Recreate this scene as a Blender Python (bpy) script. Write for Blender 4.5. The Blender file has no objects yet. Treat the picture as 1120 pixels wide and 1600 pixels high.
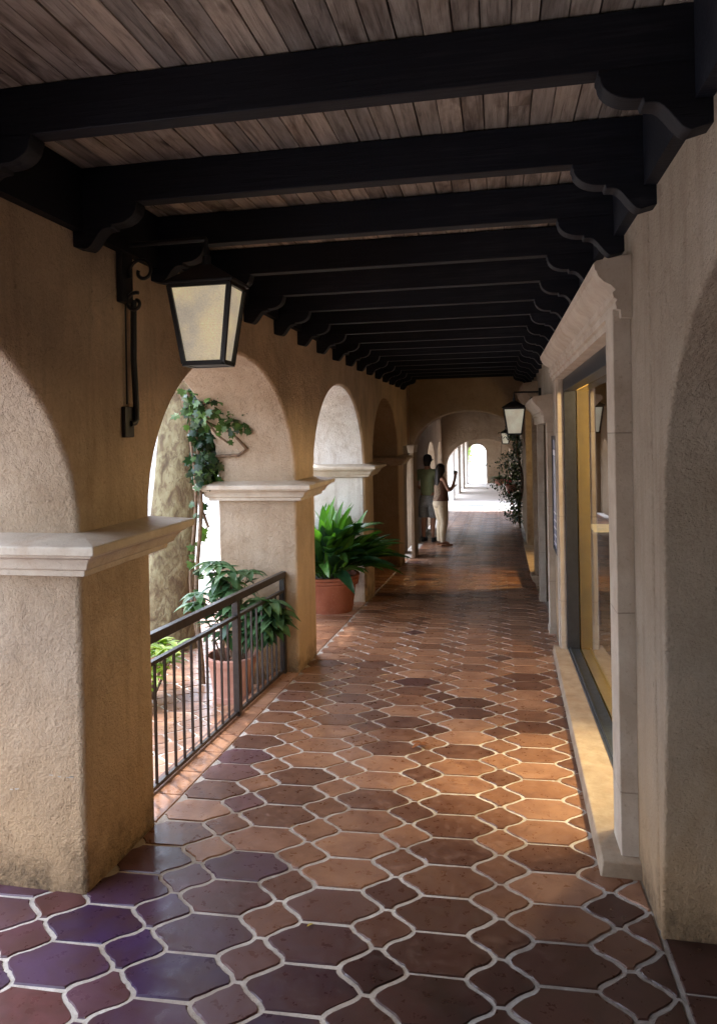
import bpy, bmesh, math, random
from mathutils import Vector, Matrix
R=math.radians; PI=math.pi
rng=random.Random(7)
scene=bpy.context.scene; COL=scene.collection

# ------------------------------------------------------------------ helpers
def link(o,parent=None):
    COL.objects.link(o)
    if parent is not None: o.parent=parent
    return o
def tag(o,label=None,cat=None,group=None,kind=None):
    if label: o['label']=label
    if cat: o['category']=cat
    if group: o['group']=group
    if kind: o['kind']=kind
    return o
def thing(name,label,cat,loc=(0,0,0),group=None,rz=0):
    o=bpy.data.objects.new(name,None); o.empty_display_size=.1; o.location=loc; o.rotation_euler=(0,0,rz)
    link(o); return tag(o,label,cat,group)
def mesh_obj(name,verts,faces,mat,parent=None,smooth=None,mats=None):
    me=bpy.data.meshes.new(name); me.from_pydata([tuple(v) for v in verts],[],faces)
    for m in (mats or [mat]): me.materials.append(m)
    me.update()
    if smooth is not None:
        me.shade_smooth(); me.set_sharp_from_angle(angle=R(smooth))
    o=bpy.data.objects.new(name,me); return link(o,parent)
def world_child(o,parent):
    """geometry given in world coordinates under a located (unrotated) Empty"""
    o.parent=parent; o.matrix_parent_inverse=Matrix.Translation(-Vector(parent.location)); return o
class MB:
    def __init__(s): s.v=[]; s.f=[]
    def add(s,vs,fs):
        n=len(s.v); s.v+= [tuple(v) for v in vs]; s.f+=[tuple(i+n for i in f) for f in fs]; return s
    def box(s,x0,x1,y0,y1,z0,z1,fz=None):
        g=fz or (lambda y:0)
        vs=[(x,y,z+g(y)) for z in(z0,z1) for y in(y0,y1) for x in(x0,x1)]
        return s.add(vs,[(0,2,3,1),(4,5,7,6),(0,1,5,4),(2,6,7,3),(0,4,6,2),(1,3,7,5)])
    def tube(s,pts,rad,n=8,cap=True):
        pts=[Vector(p) for p in pts]; rads=rad if isinstance(rad,(list,tuple)) else [rad]*len(pts)
        vs=[];fs=[];prev=None
        for i,p in enumerate(pts):
            t=(pts[min(i+1,len(pts)-1)]-pts[max(i-1,0)]).normalized()
            if prev is None: a=t.orthogonal().normalized()
            else: a=(prev-t*prev.dot(t)).normalized()
            prev=a; b=t.cross(a)
            for k in range(n):
                an=2*PI*k/n; vs.append(p+(a*math.cos(an)+b*math.sin(an))*rads[i])
        for i in range(len(pts)-1):
            for k in range(n):
                fs.append((i*n+k,i*n+(k+1)%n,(i+1)*n+(k+1)%n,(i+1)*n+k))
        if cap: fs.append(tuple(range(n-1,-1,-1))); fs.append(tuple((len(pts)-1)*n+k for k in range(n)))
        return s.add(vs,fs)
    def lathe(s,prof,n=32,c=(0,0,0),sx=1,sy=1):
        vs=[];fs=[]
        for r,z in prof:
            for k in range(n):
                a=2*PI*k/n; vs.append((c[0]+r*math.cos(a)*sx,c[1]+r*math.sin(a)*sy,c[2]+z))
        for i in range(len(prof)-1):
            for k in range(n): fs.append((i*n+k,i*n+(k+1)%n,(i+1)*n+(k+1)%n,(i+1)*n+k))
        fs.append(tuple(range(n-1,-1,-1))); fs.append(tuple((len(prof)-1)*n+k for k in range(n)))
        return s.add(vs,fs)
    def extrude(s,poly,fn):
        """poly: 2D ccw list; fn(p,q,t) -> 3D for t in 0,1"""
        n=len(poly); vs=[fn(p[0],p[1],t) for t in(0,1) for p in poly]
        fs=[tuple(range(n-1,-1,-1)),tuple(range(n,2*n))]
        fs+=[(i,(i+1)%n,(i+1)%n+n,i+n) for i in range(n)]
        return s.add(vs,fs)
    def ringsweep(s,x0,x1,y0,y1,prof):
        vs=[];fs=[]
        for o,z in prof: vs+=[(x0-o,y0-o,z),(x1+o,y0-o,z),(x1+o,y1+o,z),(x0-o,y1+o,z)]
        for i in range(len(prof)-1):
            for k in range(4): fs.append((i*4+k,i*4+(k+1)%4,(i+1)*4+(k+1)%4,(i+1)*4+k))
        fs.append((3,2,1,0)); m=(len(prof)-1)*4; fs.append((m,m+1,m+2,m+3))
        return s.add(vs,fs)
    def build(s,name,mat,parent=None,smooth=None,bevel=None,seg=3,mats=None):
        o=mesh_obj(name,s.v,s.f,mat,None,smooth,mats)
        bm=bmesh.new(); bm.from_mesh(o.data); bmesh.ops.recalc_face_normals(bm,faces=bm.faces); bm.to_mesh(o.data); bm.free()
        if parent is not None: world_child(o,parent)
        if bevel:
            o.data.shade_smooth()
            m=o.modifiers.new('bevel','BEVEL'); m.width=bevel; m.segments=seg; m.limit_method='ANGLE'; m.angle_limit=R(35)
            w=o.modifiers.new('wn','WEIGHTED_NORMAL'); w.keep_sharp=True; w.weight=100
        return o

def FZ(y):
    if y<14: return -.0468*y
    if y<23: return -.655-.0272*(y-14)
    return -.9-.025*(y-23)

# ------------------------------------------------------------------ materials
def mat(name):
    m=bpy.data.materials.new(name); m.use_nodes=True; nt=m.node_tree
    return m,nt,nt.nodes['Principled BSDF']
def N(nt,t,**k):
    n=nt.nodes.new(t)
    for a,b in k.items():
        if a in n.inputs.keys(): n.inputs[a].default_value=b
        else: setattr(n,a,b)
    return n
def L(nt,a,b): nt.links.new(a,b)
def coords(nt,kind='Object'): return N(nt,'ShaderNodeTexCoord').outputs[kind]
def noise(nt,vec,scale,detail=4,rough=.55,dist=0):
    n=N(nt,'ShaderNodeTexNoise'); n.inputs['Scale'].default_value=scale; n.inputs['Detail'].default_value=detail
    n.inputs['Roughness'].default_value=rough; n.inputs['Distortion'].default_value=dist
    if vec is not None: L(nt,vec,n.inputs['Vector'])
    return n.outputs['Fac']
def ramp(nt,fac,stops):
    r=N(nt,'ShaderNodeValToRGB'); e=r.color_ramp.elements
    while len(e)<len(stops): e.new(.5)
    for i,(p,c) in enumerate(stops): e[i].position=p; e[i].color=(*c,1) if len(c)==3 else c
    L(nt,fac,r.inputs['Fac']); return r.outputs['Color']
def mix(nt,fac,a,b,mode='MIX'):
    n=N(nt,'ShaderNodeMix',data_type='RGBA',blend_type=mode)
    for s,v in((0,fac),(6,a),(7,b)):
        if isinstance(v,(int,float)): n.inputs[s].default_value=v
        elif isinstance(v,tuple): n.inputs[s].default_value=(*v,1)
        else: L(nt,v,n.inputs[s])
    return n.outputs[2]
def math_(nt,op,a,b=None,clamp=False):
    n=N(nt,'ShaderNodeMath',operation=op,use_clamp=clamp)
    for i,v in enumerate((a,b)):
        if v is None: continue
        if isinstance(v,(int,float)): n.inputs[i].default_value=v
        else: L(nt,v,n.inputs[i])
    return n.outputs[0]
def bump(nt,bs,h,dist,strength=1,prev=None):
    b=N(nt,'ShaderNodeBump'); b.inputs['Distance'].default_value=dist; b.inputs['Strength'].default_value=strength
    L(nt,h,b.inputs['Height'])
    if prev is not None: L(nt,prev,b.inputs['Normal'])
    L(nt,b.outputs['Normal'],bs.inputs['Normal']); return b.outputs['Normal']
def mapping(nt,vec,scale): 
    m=N(nt,'ShaderNodeMapping'); m.inputs['Scale'].default_value=scale; L(nt,vec,m.inputs['Vector']); return m.outputs[0]
def maprange(nt,v,a,b,c=0,d=1):
    n=N(nt,'ShaderNodeMapRange'); n.clamp=True
    for i,x in zip((1,2,3,4),(a,b,c,d)): n.inputs[i].default_value=x
    L(nt,v,n.inputs[0]); return n.outputs[0]

def plaster(name,c1,c2,c3,corr=None,bumpd=.004,xface=None,dirt_glow=True):
    m,nt,bs=mat(name); P=coords(nt)
    big=noise(nt,P,1.3,5,.6); mid=noise(nt,P,6,5,.6); fine=noise(nt,P,85,3,.7)
    col=ramp(nt,big,[(.3,c2),(.52,c1),(.72,c3)])
    if corr is not None:
        sep=N(nt,'ShaderNodeSeparateXYZ'); L(nt,P,sep.inputs[0])
        f=maprange(nt,sep.outputs['X'],xface-.035,xface-.004)
        cc=ramp(nt,big,[(.3,tuple(v*.72 for v in corr)),(.55,corr),(.75,tuple(min(1,v*1.2) for v in corr))])  # corridor face coloured for warm bounced light, apart from the daylit reveals
        col=mix(nt,f,col,cc)
    streak=noise(nt,mapping(nt,P,(5,5,.5)),2.2,4,.6)
    col=mix(nt,maprange(nt,streak,.5,.72,0,.32),col,(.28,.19,.12),'MIX')
    col=mix(nt,maprange(nt,mid,.3,.7,0,.35),col,mix(nt,1.,col,(.72,.66,.6),'MULTIPLY'))
    spots=noise(nt,P,28,3,.6)
    col=mix(nt,maprange(nt,spots,.68,.78,0,.5),col,(.12,.08,.05))
    col=mix(nt,maprange(nt,fine,.35,.65,.0,.28),col,mix(nt,1.,col,(.6,.55,.5),'MULTIPLY'))
    vc=N(nt,'ShaderNodeTexVoronoi',feature='DISTANCE_TO_EDGE'); vc.inputs['Scale'].default_value=1.5
    wv=N(nt,'ShaderNodeVectorMath',operation='ADD'); L(nt,P,wv.inputs[0]); nz=N(nt,'ShaderNodeTexNoise'); nz.inputs['Scale'].default_value=7; nz.inputs['Detail'].default_value=4; L(nt,P,nz.inputs['Vector'])
    sc_=N(nt,'ShaderNodeVectorMath',operation='SCALE'); sc_.inputs[3].default_value=.25; L(nt,nz.outputs['Color'],sc_.inputs[0]); L(nt,sc_.outputs[0],wv.inputs[1]); L(nt,wv.outputs[0],vc.inputs['Vector'])
    crk=math_(nt,'MULTIPLY',maprange(nt,vc.outputs['Distance'],.0,.004,.4,0),maprange(nt,noise(nt,P,.9,2),.54,.62))
    col=mix(nt,crk,col,(.10,.07,.05))
    pt=noise(nt,mapping(nt,P,(1.2,1.2,.8)),2.6,6,.7,.8); col=mix(nt,maprange(nt,pt,.56,.66,0,.30),col,mix(nt,1.,col,(1.25,1.22,1.2),'MULTIPLY')); col=mix(nt,maprange(nt,pt,.44,.34,0,.40),col,mix(nt,1.,col,(.66,.58,.5),'MULTIPLY'))
    if dirt_glow:
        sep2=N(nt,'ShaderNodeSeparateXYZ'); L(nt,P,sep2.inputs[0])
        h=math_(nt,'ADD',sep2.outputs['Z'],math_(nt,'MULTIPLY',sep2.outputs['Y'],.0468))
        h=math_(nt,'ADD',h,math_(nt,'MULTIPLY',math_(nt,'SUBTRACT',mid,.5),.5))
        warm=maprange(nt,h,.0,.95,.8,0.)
        col=mix(nt,warm,col,(.58,.36,.17))  # warm glow painted into the lower wall
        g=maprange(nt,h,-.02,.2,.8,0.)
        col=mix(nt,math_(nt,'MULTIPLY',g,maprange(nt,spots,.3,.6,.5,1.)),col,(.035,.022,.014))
    L(nt,col,bs.inputs['Base Color']); bs.inputs['Roughness'].default_value=.92
    v=N(nt,'ShaderNodeTexVoronoi'); v.inputs['Scale'].default_value=70; L(nt,P,v.inputs['Vector'])
    hgt=math_(nt,'ADD',math_(nt,'MULTIPLY',noise(nt,P,130,3,.75),.9),math_(nt,'MULTIPLY',noise(nt,P,48,5,.75),1.0))
    nrm=bump(nt,bs,math_(nt,'ADD',mid,math_(nt,'MULTIPLY',noise(nt,P,15,4,.6,.6),.5)),.03,.85)
    bump(nt,bs,hgt,bumpd*2.6,1.,nrm)
    return m
M={}
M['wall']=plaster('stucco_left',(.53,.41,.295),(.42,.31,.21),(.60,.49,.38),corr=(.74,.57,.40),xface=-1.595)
M['wall_pale']=plaster('stucco_pale',(.84,.82,.78),(.76,.71,.65),(.88,.87,.85),dirt_glow=False)
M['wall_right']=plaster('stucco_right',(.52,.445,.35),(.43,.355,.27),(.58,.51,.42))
M['wall_far']=plaster('stucco_far',(.38,.295,.205),(.31,.235,.16),(.43,.34,.25),dirt_glow=False)
M['wall_white']=plaster('limewash',(.80,.78,.74),(.74,.71,.66),(.82,.8,.78),dirt_glow=False)

def stone(name,c1,c2,sc=5):
    m,nt,bs=mat(name); P=coords(nt)
    a=noise(nt,P,sc,6,.65,.3); f=noise(nt,P,60,4,.7); s=noise(nt,mapping(nt,P,(3,3,.6)),3,4)
    col=ramp(nt,a,[(.3,c2),(.65,c1)])
    col=mix(nt,maprange(nt,s,.5,.75,0,.4),col,(.36,.22,.13))
    col=mix(nt,maprange(nt,f,.58,.75,0,.4),col,(.16,.12,.09))
    sp=N(nt,'ShaderNodeSeparateXYZ'); L(nt,P,sp.inputs[0])
    jz=math_(nt,'ABSOLUTE',math_(nt,'SUBTRACT',math_(nt,'FRACT',math_(nt,'ADD',math_(nt,'MULTIPLY',sp.outputs['Z'],1/.73),math_(nt,'ADD',10.25,math_(nt,'MULTIPLY',a,.02)))),.5))
    jm=maprange(nt,jz,.0,.006,.45,0.); col=mix(nt,jm,col,(.13,.09,.065))
    L(nt,col,bs.inputs['Base Color']); bs.inputs['Roughness'].default_value=.8
    bump(nt,bs,math_(nt,'SUBTRACT',math_(nt,'ADD',math_(nt,'MULTIPLY',f,.7),math_(nt,'MULTIPLY',a,.5)),jm),.005,1.); return m
M['stone']=stone('cast_stone',(.58,.51,.42),(.43,.355,.275))
M['stone_warm']=stone('sill_stone',(.42,.33,.235),(.27,.195,.13),9)

def paint(name,c,rough=.5,var=.25,metal=0,scale=20):
    m,nt,bs=mat(name); P=coords(nt); n=noise(nt,P,scale,4,.6)
    col=mix(nt,maprange(nt,n,.35,.7),tuple(v*(1-var) for v in c),tuple(min(1,v*(1+var)) for v in c))
    L(nt,col,bs.inputs['Base Color']); bs.inputs['Roughness'].default_value=rough; bs.inputs['Metallic'].default_value=metal
    bump(nt,bs,noise(nt,P,scale*3,3),.0012,.6); return m
def beam_mat():
    m,nt,bs=mat('painted_timber'); P=coords(nt)
    g=noise(nt,mapping(nt,P,(1.2,25,25)),3,5,.65,.3); b=noise(nt,P,2.5,3)
    oi=N(nt,'ShaderNodeObjectInfo'); b=math_(nt,'ADD',b,math_(nt,'MULTIPLY',math_(nt,'SUBTRACT',oi.outputs['Random'],.5),.35)); col=ramp(nt,math_(nt,'ADD',math_(nt,'MULTIPLY',g,.6),math_(nt,'MULTIPLY',b,.4)),[(.3,(.002,.003,.007)),(.55,(.006,.008,.015)),(.70,(.018,.021,.030))])
    L(nt,col,bs.inputs['Base Color']); bs.inputs['Roughness'].default_value=.6; bs.inputs['Specular IOR Level'].default_value=.3
    bump(nt,bs,g,.003,.7); return m
M['beam']=beam_mat()
M['iron']=paint('black_iron',(.012,.012,.014),.45,.3)
M['rail']=paint('rail_iron',(.035,.028,.025),.4,.35)
M['frame']=paint('window_metal',(.035,.037,.042),.38,.2)
M['alu']=paint('window_track',(.10,.12,.15),.3,.2,.6)
M['yellow']=paint('yellow_plaster',(.72,.52,.17),.8,.12,0,5)
M['room']=paint('shop_wall_paint',(.13,.09,.05),.8,.12,0,3)
M['dark_wood']=paint('dark_wood',(.05,.03,.02),.5,.3)
M['white']=paint('white_paper',(.8,.78,.7),.7,.05)
M['grey']=paint('shadow_grey',(.12,.13,.15),.9,.2)
M['sign']=paint('sign_panel',(.42,.44,.56),.25,.12,0,6)
M['signtext']=paint('sign_text',(.75,.75,.8),.5,.05)
M['skin']=paint('skin',(.42,.22,.14),.5,.08)
M['hair']=paint('dark_hair',(.018,.012,.010),.45,.4,0,60)
M['tank']=paint('brown_tank',(.13,.06,.035),.85,.2)
M['sheer']=paint('sheer_back',(.33,.24,.17),.85,.35,0,30)
M['pants']=paint('cream_pants',(.66,.56,.40),.85,.08)
M['polo']=paint('green_polo',(.24,.30,.17),.85,.1)
M['shorts']=paint('grey_shorts',(.24,.25,.25),.85,.25,0,40)
M['cap']=paint('navy_cap',(.018,.02,.028),.8,.2)
M['shoe']=paint('dark_shoe',(.05,.055,.06),.7,.3)
M['sandal']=paint('tan_sandal',(.30,.14,.07),.7,.3)
M['phone']=paint('phone_black',(.01,.01,.012),.2,.2)
M['flower']=paint('red_flower',(.65,.05,.05),.6,.3)
M['flower_pink']=paint('pink_flower',(.75,.25,.3),.6,.2)
M['soil']=paint('soil',(.035,.025,.018),.95,.4,0,40)
M['drive_leaf']=paint('dry_leaf',(.22,.08,.03),.8,.3)
M['yleaf']=paint('yellow_leaf',(.55,.42,.08),.8,.2)

def planks_mat():
    m,nt,bs=mat('ceiling_planks'); P=coords(nt)
    at=N(nt,'ShaderNodeAttribute',attribute_name='rnd'); sep=N(nt,'ShaderNodeSeparateColor'); L(nt,at.outputs['Color'],sep.inputs[0])
    off=N(nt,'ShaderNodeCombineXYZ'); L(nt,math_(nt,'MULTIPLY',sep.outputs[0],37.),off.inputs[1]); L(nt,math_(nt,'MULTIPLY',sep.outputs[1],19.),off.inputs[2])
    va=N(nt,'ShaderNodeVectorMath',operation='ADD'); L(nt,P,va.inputs[0]); L(nt,off.outputs[0],va.inputs[1]); V=va.outputs[0]
    g=noise(nt,mapping(nt,V,(26,1.6,8)),2.2,6,.7,.6); b=noise(nt,mapping(nt,V,(4,1.2,2)),2.4,4,.6,.8)
    k=N(nt,'ShaderNodeTexVoronoi'); k.inputs['Scale'].default_value=2.6; L(nt,mapping(nt,V,(2.5,1,1)),k.inputs['Vector'])
    col=ramp(nt,g,[(.28,(.13,.118,.104)),(.48,(.40,.365,.32)),(.75,(.58,.54,.49))])
    col=mix(nt,maprange(nt,b,.48,.68,0,.75),col,(.075,.048,.032))
    col=mix(nt,maprange(nt,k.outputs['Distance'],.03,.1,.85,0),col,(.03,.02,.014))
    tint=mix(nt,sep.outputs[0],(.62,.60,.60),(1.12,1.02,.94)); col=mix(nt,1.,col,tint,'MULTIPLY')
    L(nt,col,bs.inputs['Base Color']); bs.inputs['Roughness'].default_value=.8
    bump(nt,bs,math_(nt,'ADD',g,math_(nt,'MULTIPLY',b,.5)),.006,.8); return m
M['plank']=planks_mat()

def tile_mat(name,sat=1.):
    m,nt,bs=mat(name); P=coords(nt)
    at=N(nt,'ShaderNodeAttribute',attribute_name='rnd'); sep=N(nt,'ShaderNodeSeparateColor'); L(nt,at.outputs['Color'],sep.inputs[0])
    off=N(nt,'ShaderNodeCombineXYZ'); L(nt,math_(nt,'MULTIPLY',sep.outputs[0],31.),off.inputs[0]); L(nt,math_(nt,'MULTIPLY',sep.outputs[1],17.),off.inputs[2])
    va=N(nt,'ShaderNodeVectorMath',operation='ADD'); L(nt,P,va.inputs[0]); L(nt,off.outputs[0],va.inputs[1]); V=va.outputs[0]
    a=noise(nt,V,6,5,.62,.4); b=noise(nt,V,22,4,.65); f=noise(nt,V,110,3,.7)
    col=ramp(nt,sep.outputs[0],[(0,(.105,.047,.032)),(.3,(.205,.098,.055)),(.62,(.335,.170,.092)),(1,(.44,.245,.145))])
    col=mix(nt,maprange(nt,a,.38,.66,0,.85),col,mix(nt,1.,col,(.58,.50,.50),'MULTIPLY'))
    col=mix(nt,maprange(nt,b,.5,.75,0,.4),col,(.38,.22,.15))
    c2=noise(nt,V,13,5,.7,.8); col=mix(nt,maprange(nt,c2,.54,.68,0,.38),col,mix(nt,1.,col,(.45,.38,.40),'MULTIPLY'))
    pit=N(nt,'ShaderNodeTexVoronoi'); pit.inputs['Scale'].default_value=16; L(nt,V,pit.inputs['Vector']); col=mix(nt,math_(nt,'MULTIPLY',maprange(nt,pit.outputs['Distance'],.03,.06,.6,0),maprange(nt,b,.5,.6)),col,(.04,.025,.02))
    col=mix(nt,maprange(nt,a,.2,.40,.25,0.),col,(.10,.05,.045))
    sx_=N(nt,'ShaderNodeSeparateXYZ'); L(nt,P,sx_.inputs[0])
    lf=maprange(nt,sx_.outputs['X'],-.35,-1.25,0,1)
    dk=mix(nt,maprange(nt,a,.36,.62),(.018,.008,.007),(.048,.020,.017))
    dk=mix(nt,math_(nt,'MULTIPLY',lf,maprange(nt,a,.62,.38,.35,1.)),dk,ramp(nt,sep.outputs[1],[(.0,(.13,.040,.042)),(.2,(.080,.030,.060)),(.4,(.055,.026,.088)),(1.,(.034,.018,.074))]))  # purple toward the left stands for blue sky sheen on the tiles
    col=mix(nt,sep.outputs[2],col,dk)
    big=noise(nt,P,.55,4,.55); col=mix(nt,maprange(nt,big,.4,.66,0,.4),col,mix(nt,1.,col,(.5,.42,.45),'MULTIPLY'))
    L(nt,col,bs.inputs['Base Color'])
    L(nt,maprange(nt,b,.3,.7,.22,.48),bs.inputs['Roughness'])
    bs.inputs['Specular IOR Level'].default_value=.42
    bump(nt,bs,math_(nt,'ADD',math_(nt,'MULTIPLY',a,1.),math_(nt,'ADD',math_(nt,'MULTIPLY',b,.35),math_(nt,'MULTIPLY',f,.05))),.0020,.7); return m
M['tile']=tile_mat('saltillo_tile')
def grout_mat():
    m,nt,bs=mat('grout'); P=coords(nt); a=noise(nt,P,9,5,.65); f=noise(nt,P,120,3,.7); w=noise(nt,P,1.2,3)
    col=ramp(nt,a,[(.3,(.38,.345,.30)),(.6,(.61,.57,.51))]); col=mix(nt,maprange(nt,f,.5,.75,0,.5),col,(.2,.16,.13))
    col=mix(nt,maprange(nt,w,.42,.66,0,.6),col,(.24,.17,.12)); col=mix(nt,maprange(nt,noise(nt,P,4.,4,.7),.5,.7,0,.55),col,(.17,.13,.10)); gx=N(nt,'ShaderNodeSeparateXYZ'); L(nt,P,gx.inputs[0]); col=mix(nt,math_(nt,'MULTIPLY',maprange(nt,gx.outputs['X'],-.5,.45,0,.6),maprange(nt,gx.outputs['Y'],3.1,2.5)),col,(.10,.075,.06))  # grout colour darkened toward the near right as foreground shade
    L(nt,col,bs.inputs['Base Color']); bs.inputs['Roughness'].default_value=.85; bump(nt,bs,f,.003,.8); return m
M['grout']=grout_mat()

def leaf_mat(name,dark,light,rough=.38,trans=.25):
    m,nt,bs=mat(name); P=coords(nt)
    at=N(nt,'ShaderNodeAttribute',attribute_name='rnd'); sep=N(nt,'ShaderNodeSeparateColor'); L(nt,at.outputs['Color'],sep.inputs[0])
    n=noise(nt,P,18,3); col=mix(nt,sep.outputs[0],dark,light); col=mix(nt,maprange(nt,n,.4,.7,0,.4),col,mix(nt,1.,col,(.6,.65,.5),'MULTIPLY'))
    L(nt,col,bs.inputs['Base Color']); bs.inputs['Roughness'].default_value=rough
    tr=N(nt,'ShaderNodeBsdfTranslucent'); L(nt,mix(nt,1.,col,(1.3,1.5,.6),'MULTIPLY'),tr.inputs['Color'])
    ms=N(nt,'ShaderNodeMixShader'); ms.inputs[0].default_value=trans
    L(nt,bs.outputs[0],ms.inputs[1]); L(nt,tr.outputs[0],ms.inputs[2]); L(nt,ms.outputs[0],nt.nodes['Material Output'].inputs[0]); return m
M['leaf_big']=leaf_mat('strap_leaf',(.015,.05,.022),(.10,.26,.035),.3,.3)
M['leaf_pot']=leaf_mat('pot_leaf',(.03,.08,.035),(.13,.24,.11),.35)
M['leaf_lime']=leaf_mat('lime_leaf',(.16,.27,.03),(.36,.45,.06),.45,.35)
M['leaf_vine']=leaf_mat('vine_leaf',(.012,.035,.014),(.13,.24,.05),.4,.22)
M['leaf_tree']=leaf_mat('tree_leaf',(.04,.09,.02),(.10,.17,.04),.5,.35)
M['leaf_fl']=leaf_mat('flower_vine_leaf',(.015,.03,.015),(.10,.13,.05),.5,.2)

def bark_syc():
    m,nt,bs=mat('sycamore_bark'); P=coords(nt)
    v=noise(nt,mapping(nt,P,(7,7,4.2)),1.6,5,.55,.8); s=noise(nt,mapping(nt,P,(9,9,5)),2.4,5,.6,1.0)
    col=ramp(nt,v,[(.34,(.07,.045,.02)),(.42,(.125,.093,.045)),(.50,(.175,.14,.07)),(.62,(.23,.20,.108))]); lowf=noise(nt,P,1.1,3); col=mix(nt,maprange(nt,lowf,.45,.62,0,.45),col,(.15,.09,.04))
    col=mix(nt,maprange(nt,s,.54,.58,0,.6),col,(.10,.06,.03))
    L(nt,col,bs.inputs['Base Color']); bs.inputs['Roughness'].default_value=.8; bump(nt,bs,math_(nt,'ADD',v,s),.02,.8); return m
M['bark']=bark_syc()
M['stem']=paint('vine_stem',(.16,.10,.06),.85,.4,0,30)
def terracotta():
    m,nt,bs=mat('terracotta_pot'); P=coords(nt); a=noise(nt,P,6,5,.6); f=noise(nt,P,50,3)
    col=ramp(nt,a,[(.3,(.24,.068,.032)),(.7,(.34,.112,.058))]); col=mix(nt,maprange(nt,f,.6,.8,0,.3),col,(.55,.4,.32))
    L(nt,col,bs.inputs['Base Color']); bs.inputs['Roughness'].default_value=.7; bump(nt,bs,f,.002,.6); return m
M['terra']=terracotta()
def terra2():
    m,nt,bs=mat('terracotta_pale'); P=coords(nt); a=noise(nt,P,8,5,.6)
    L(nt,ramp(nt,a,[(.3,(.40,.18,.125)),(.7,(.52,.28,.21))]),bs.inputs['Base Color']); bs.inputs['Roughness'].default_value=.75; return m
M['terra_pale']=terra2()
def glass_mat():
    m=bpy.data.materials.new('window_glass'); m.use_nodes=True; nt=m.node_tree; nt.nodes.clear()
    o=N(nt,'ShaderNodeOutputMaterial'); t=N(nt,'ShaderNodeBsdfTransparent'); t.inputs[0].default_value=(.9,.92,.9,1)
    g=N(nt,'ShaderNodeBsdfGlossy'); g.inputs['Roughness'].default_value=.01
    fr=N(nt,'ShaderNodeFresnel'); ge=N(nt,'ShaderNodeNewGeometry'); L(nt,maprange(nt,ge.outputs['Backfacing'],0,1,1.5,1/1.5),fr.inputs[0])
    k=math_(nt,'MULTIPLY',fr.outputs[0],1.5,True)
    ms=N(nt,'ShaderNodeMixShader'); L(nt,k,ms.inputs[0]); L(nt,t.outputs[0],ms.inputs[1]); L(nt,g.outputs[0],ms.inputs[2]); L(nt,ms.outputs[0],o.inputs[0]); return m
M['glass']=glass_mat()
def lamp_glass(name,strength,c=(1,.80,.47)):
    m,nt,bs=mat(name); P=coords(nt); a=noise(nt,P,7,4,.6); f=noise(nt,P,160,2,.7); st=noise(nt,mapping(nt,P,(2,2,60)),3,3)
    col=mix(nt,maprange(nt,f,.3,.7,.0,.5),(.62,.57,.42),(.44,.41,.31)); L(nt,col,bs.inputs['Base Color']); bs.inputs['Roughness'].default_value=.35
    sep=N(nt,'ShaderNodeSeparateXYZ'); L(nt,P,sep.inputs[0])
    e=mix(nt,maprange(nt,a,.38,.62),(.86,.74,.58),c)
    L(nt,e,bs.inputs['Emission Color'])
    L(nt,math_(nt,'MULTIPLY',math_(nt,'MULTIPLY',maprange(nt,a,.3,.65,.75,1.15),maprange(nt,f,.3,.7,1.1,.85)),strength),bs.inputs['Emission Strength'])
    bump(nt,bs,math_(nt,'ADD',f,st),.003,.8); return m
M['lamp']=lamp_glass('lantern_glass',.42)
M['lamp_dim']=lamp_glass('lantern_glass_dim',.30,(.85,.85,.68))
def emit(name,c,s):
    m,nt,bs=mat(name); bs.inputs['Base Color'].default_value=(*c,1); bs.inputs['Emission Color'].default_value=(*c,1); bs.inputs['Emission Strength'].default_value=s; return m
M['bulb']=emit('lit_bulb',(1,.75,.4),14)
M['page_glow']=emit('page_glow',(1,.78,.38),1.0)  # page emits light in place of lamplight falling on it
def ground_mat():
    m,nt,bs=mat('courtyard_paving'); P=coords(nt); a=noise(nt,P,2,5); f=noise(nt,P,40,4)
    br=N(nt,'ShaderNodeTexBrick'); br.inputs['Scale'].default_value=2.2; br.inputs['Mortar Size'].default_value=.018; L(nt,P,br.inputs['Vector'])
    br.inputs['Color1'].default_value=(.42,.27,.21,1); br.inputs['Color2'].default_value=(.50,.34,.27,1); br.inputs['Mortar'].default_value=(.55,.5,.45,1)
    col=mix(nt,maprange(nt,a,.35,.7,0,.5),br.outputs['Color'],(.46,.36,.30)); col=mix(nt,maprange(nt,f,.6,.8,0,.4),col,(.25,.18,.14))
    L(nt,col,bs.inputs['Base Color']); bs.inputs['Roughness'].default_value=.85; return m
M['ground']=ground_mat()
M['pale_floor']=paint('pale_concrete',(.52,.47,.42),.6,.12,0,3)

def set_rnd(me,vals):
    """vals: per-face tuple (r,g)"""
    at=me.attributes.new('rnd','FLOAT_COLOR','CORNER')
    data=[]
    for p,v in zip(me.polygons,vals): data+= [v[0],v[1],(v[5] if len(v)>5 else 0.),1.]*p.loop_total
    at.data.foreach_set('color',data)

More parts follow.
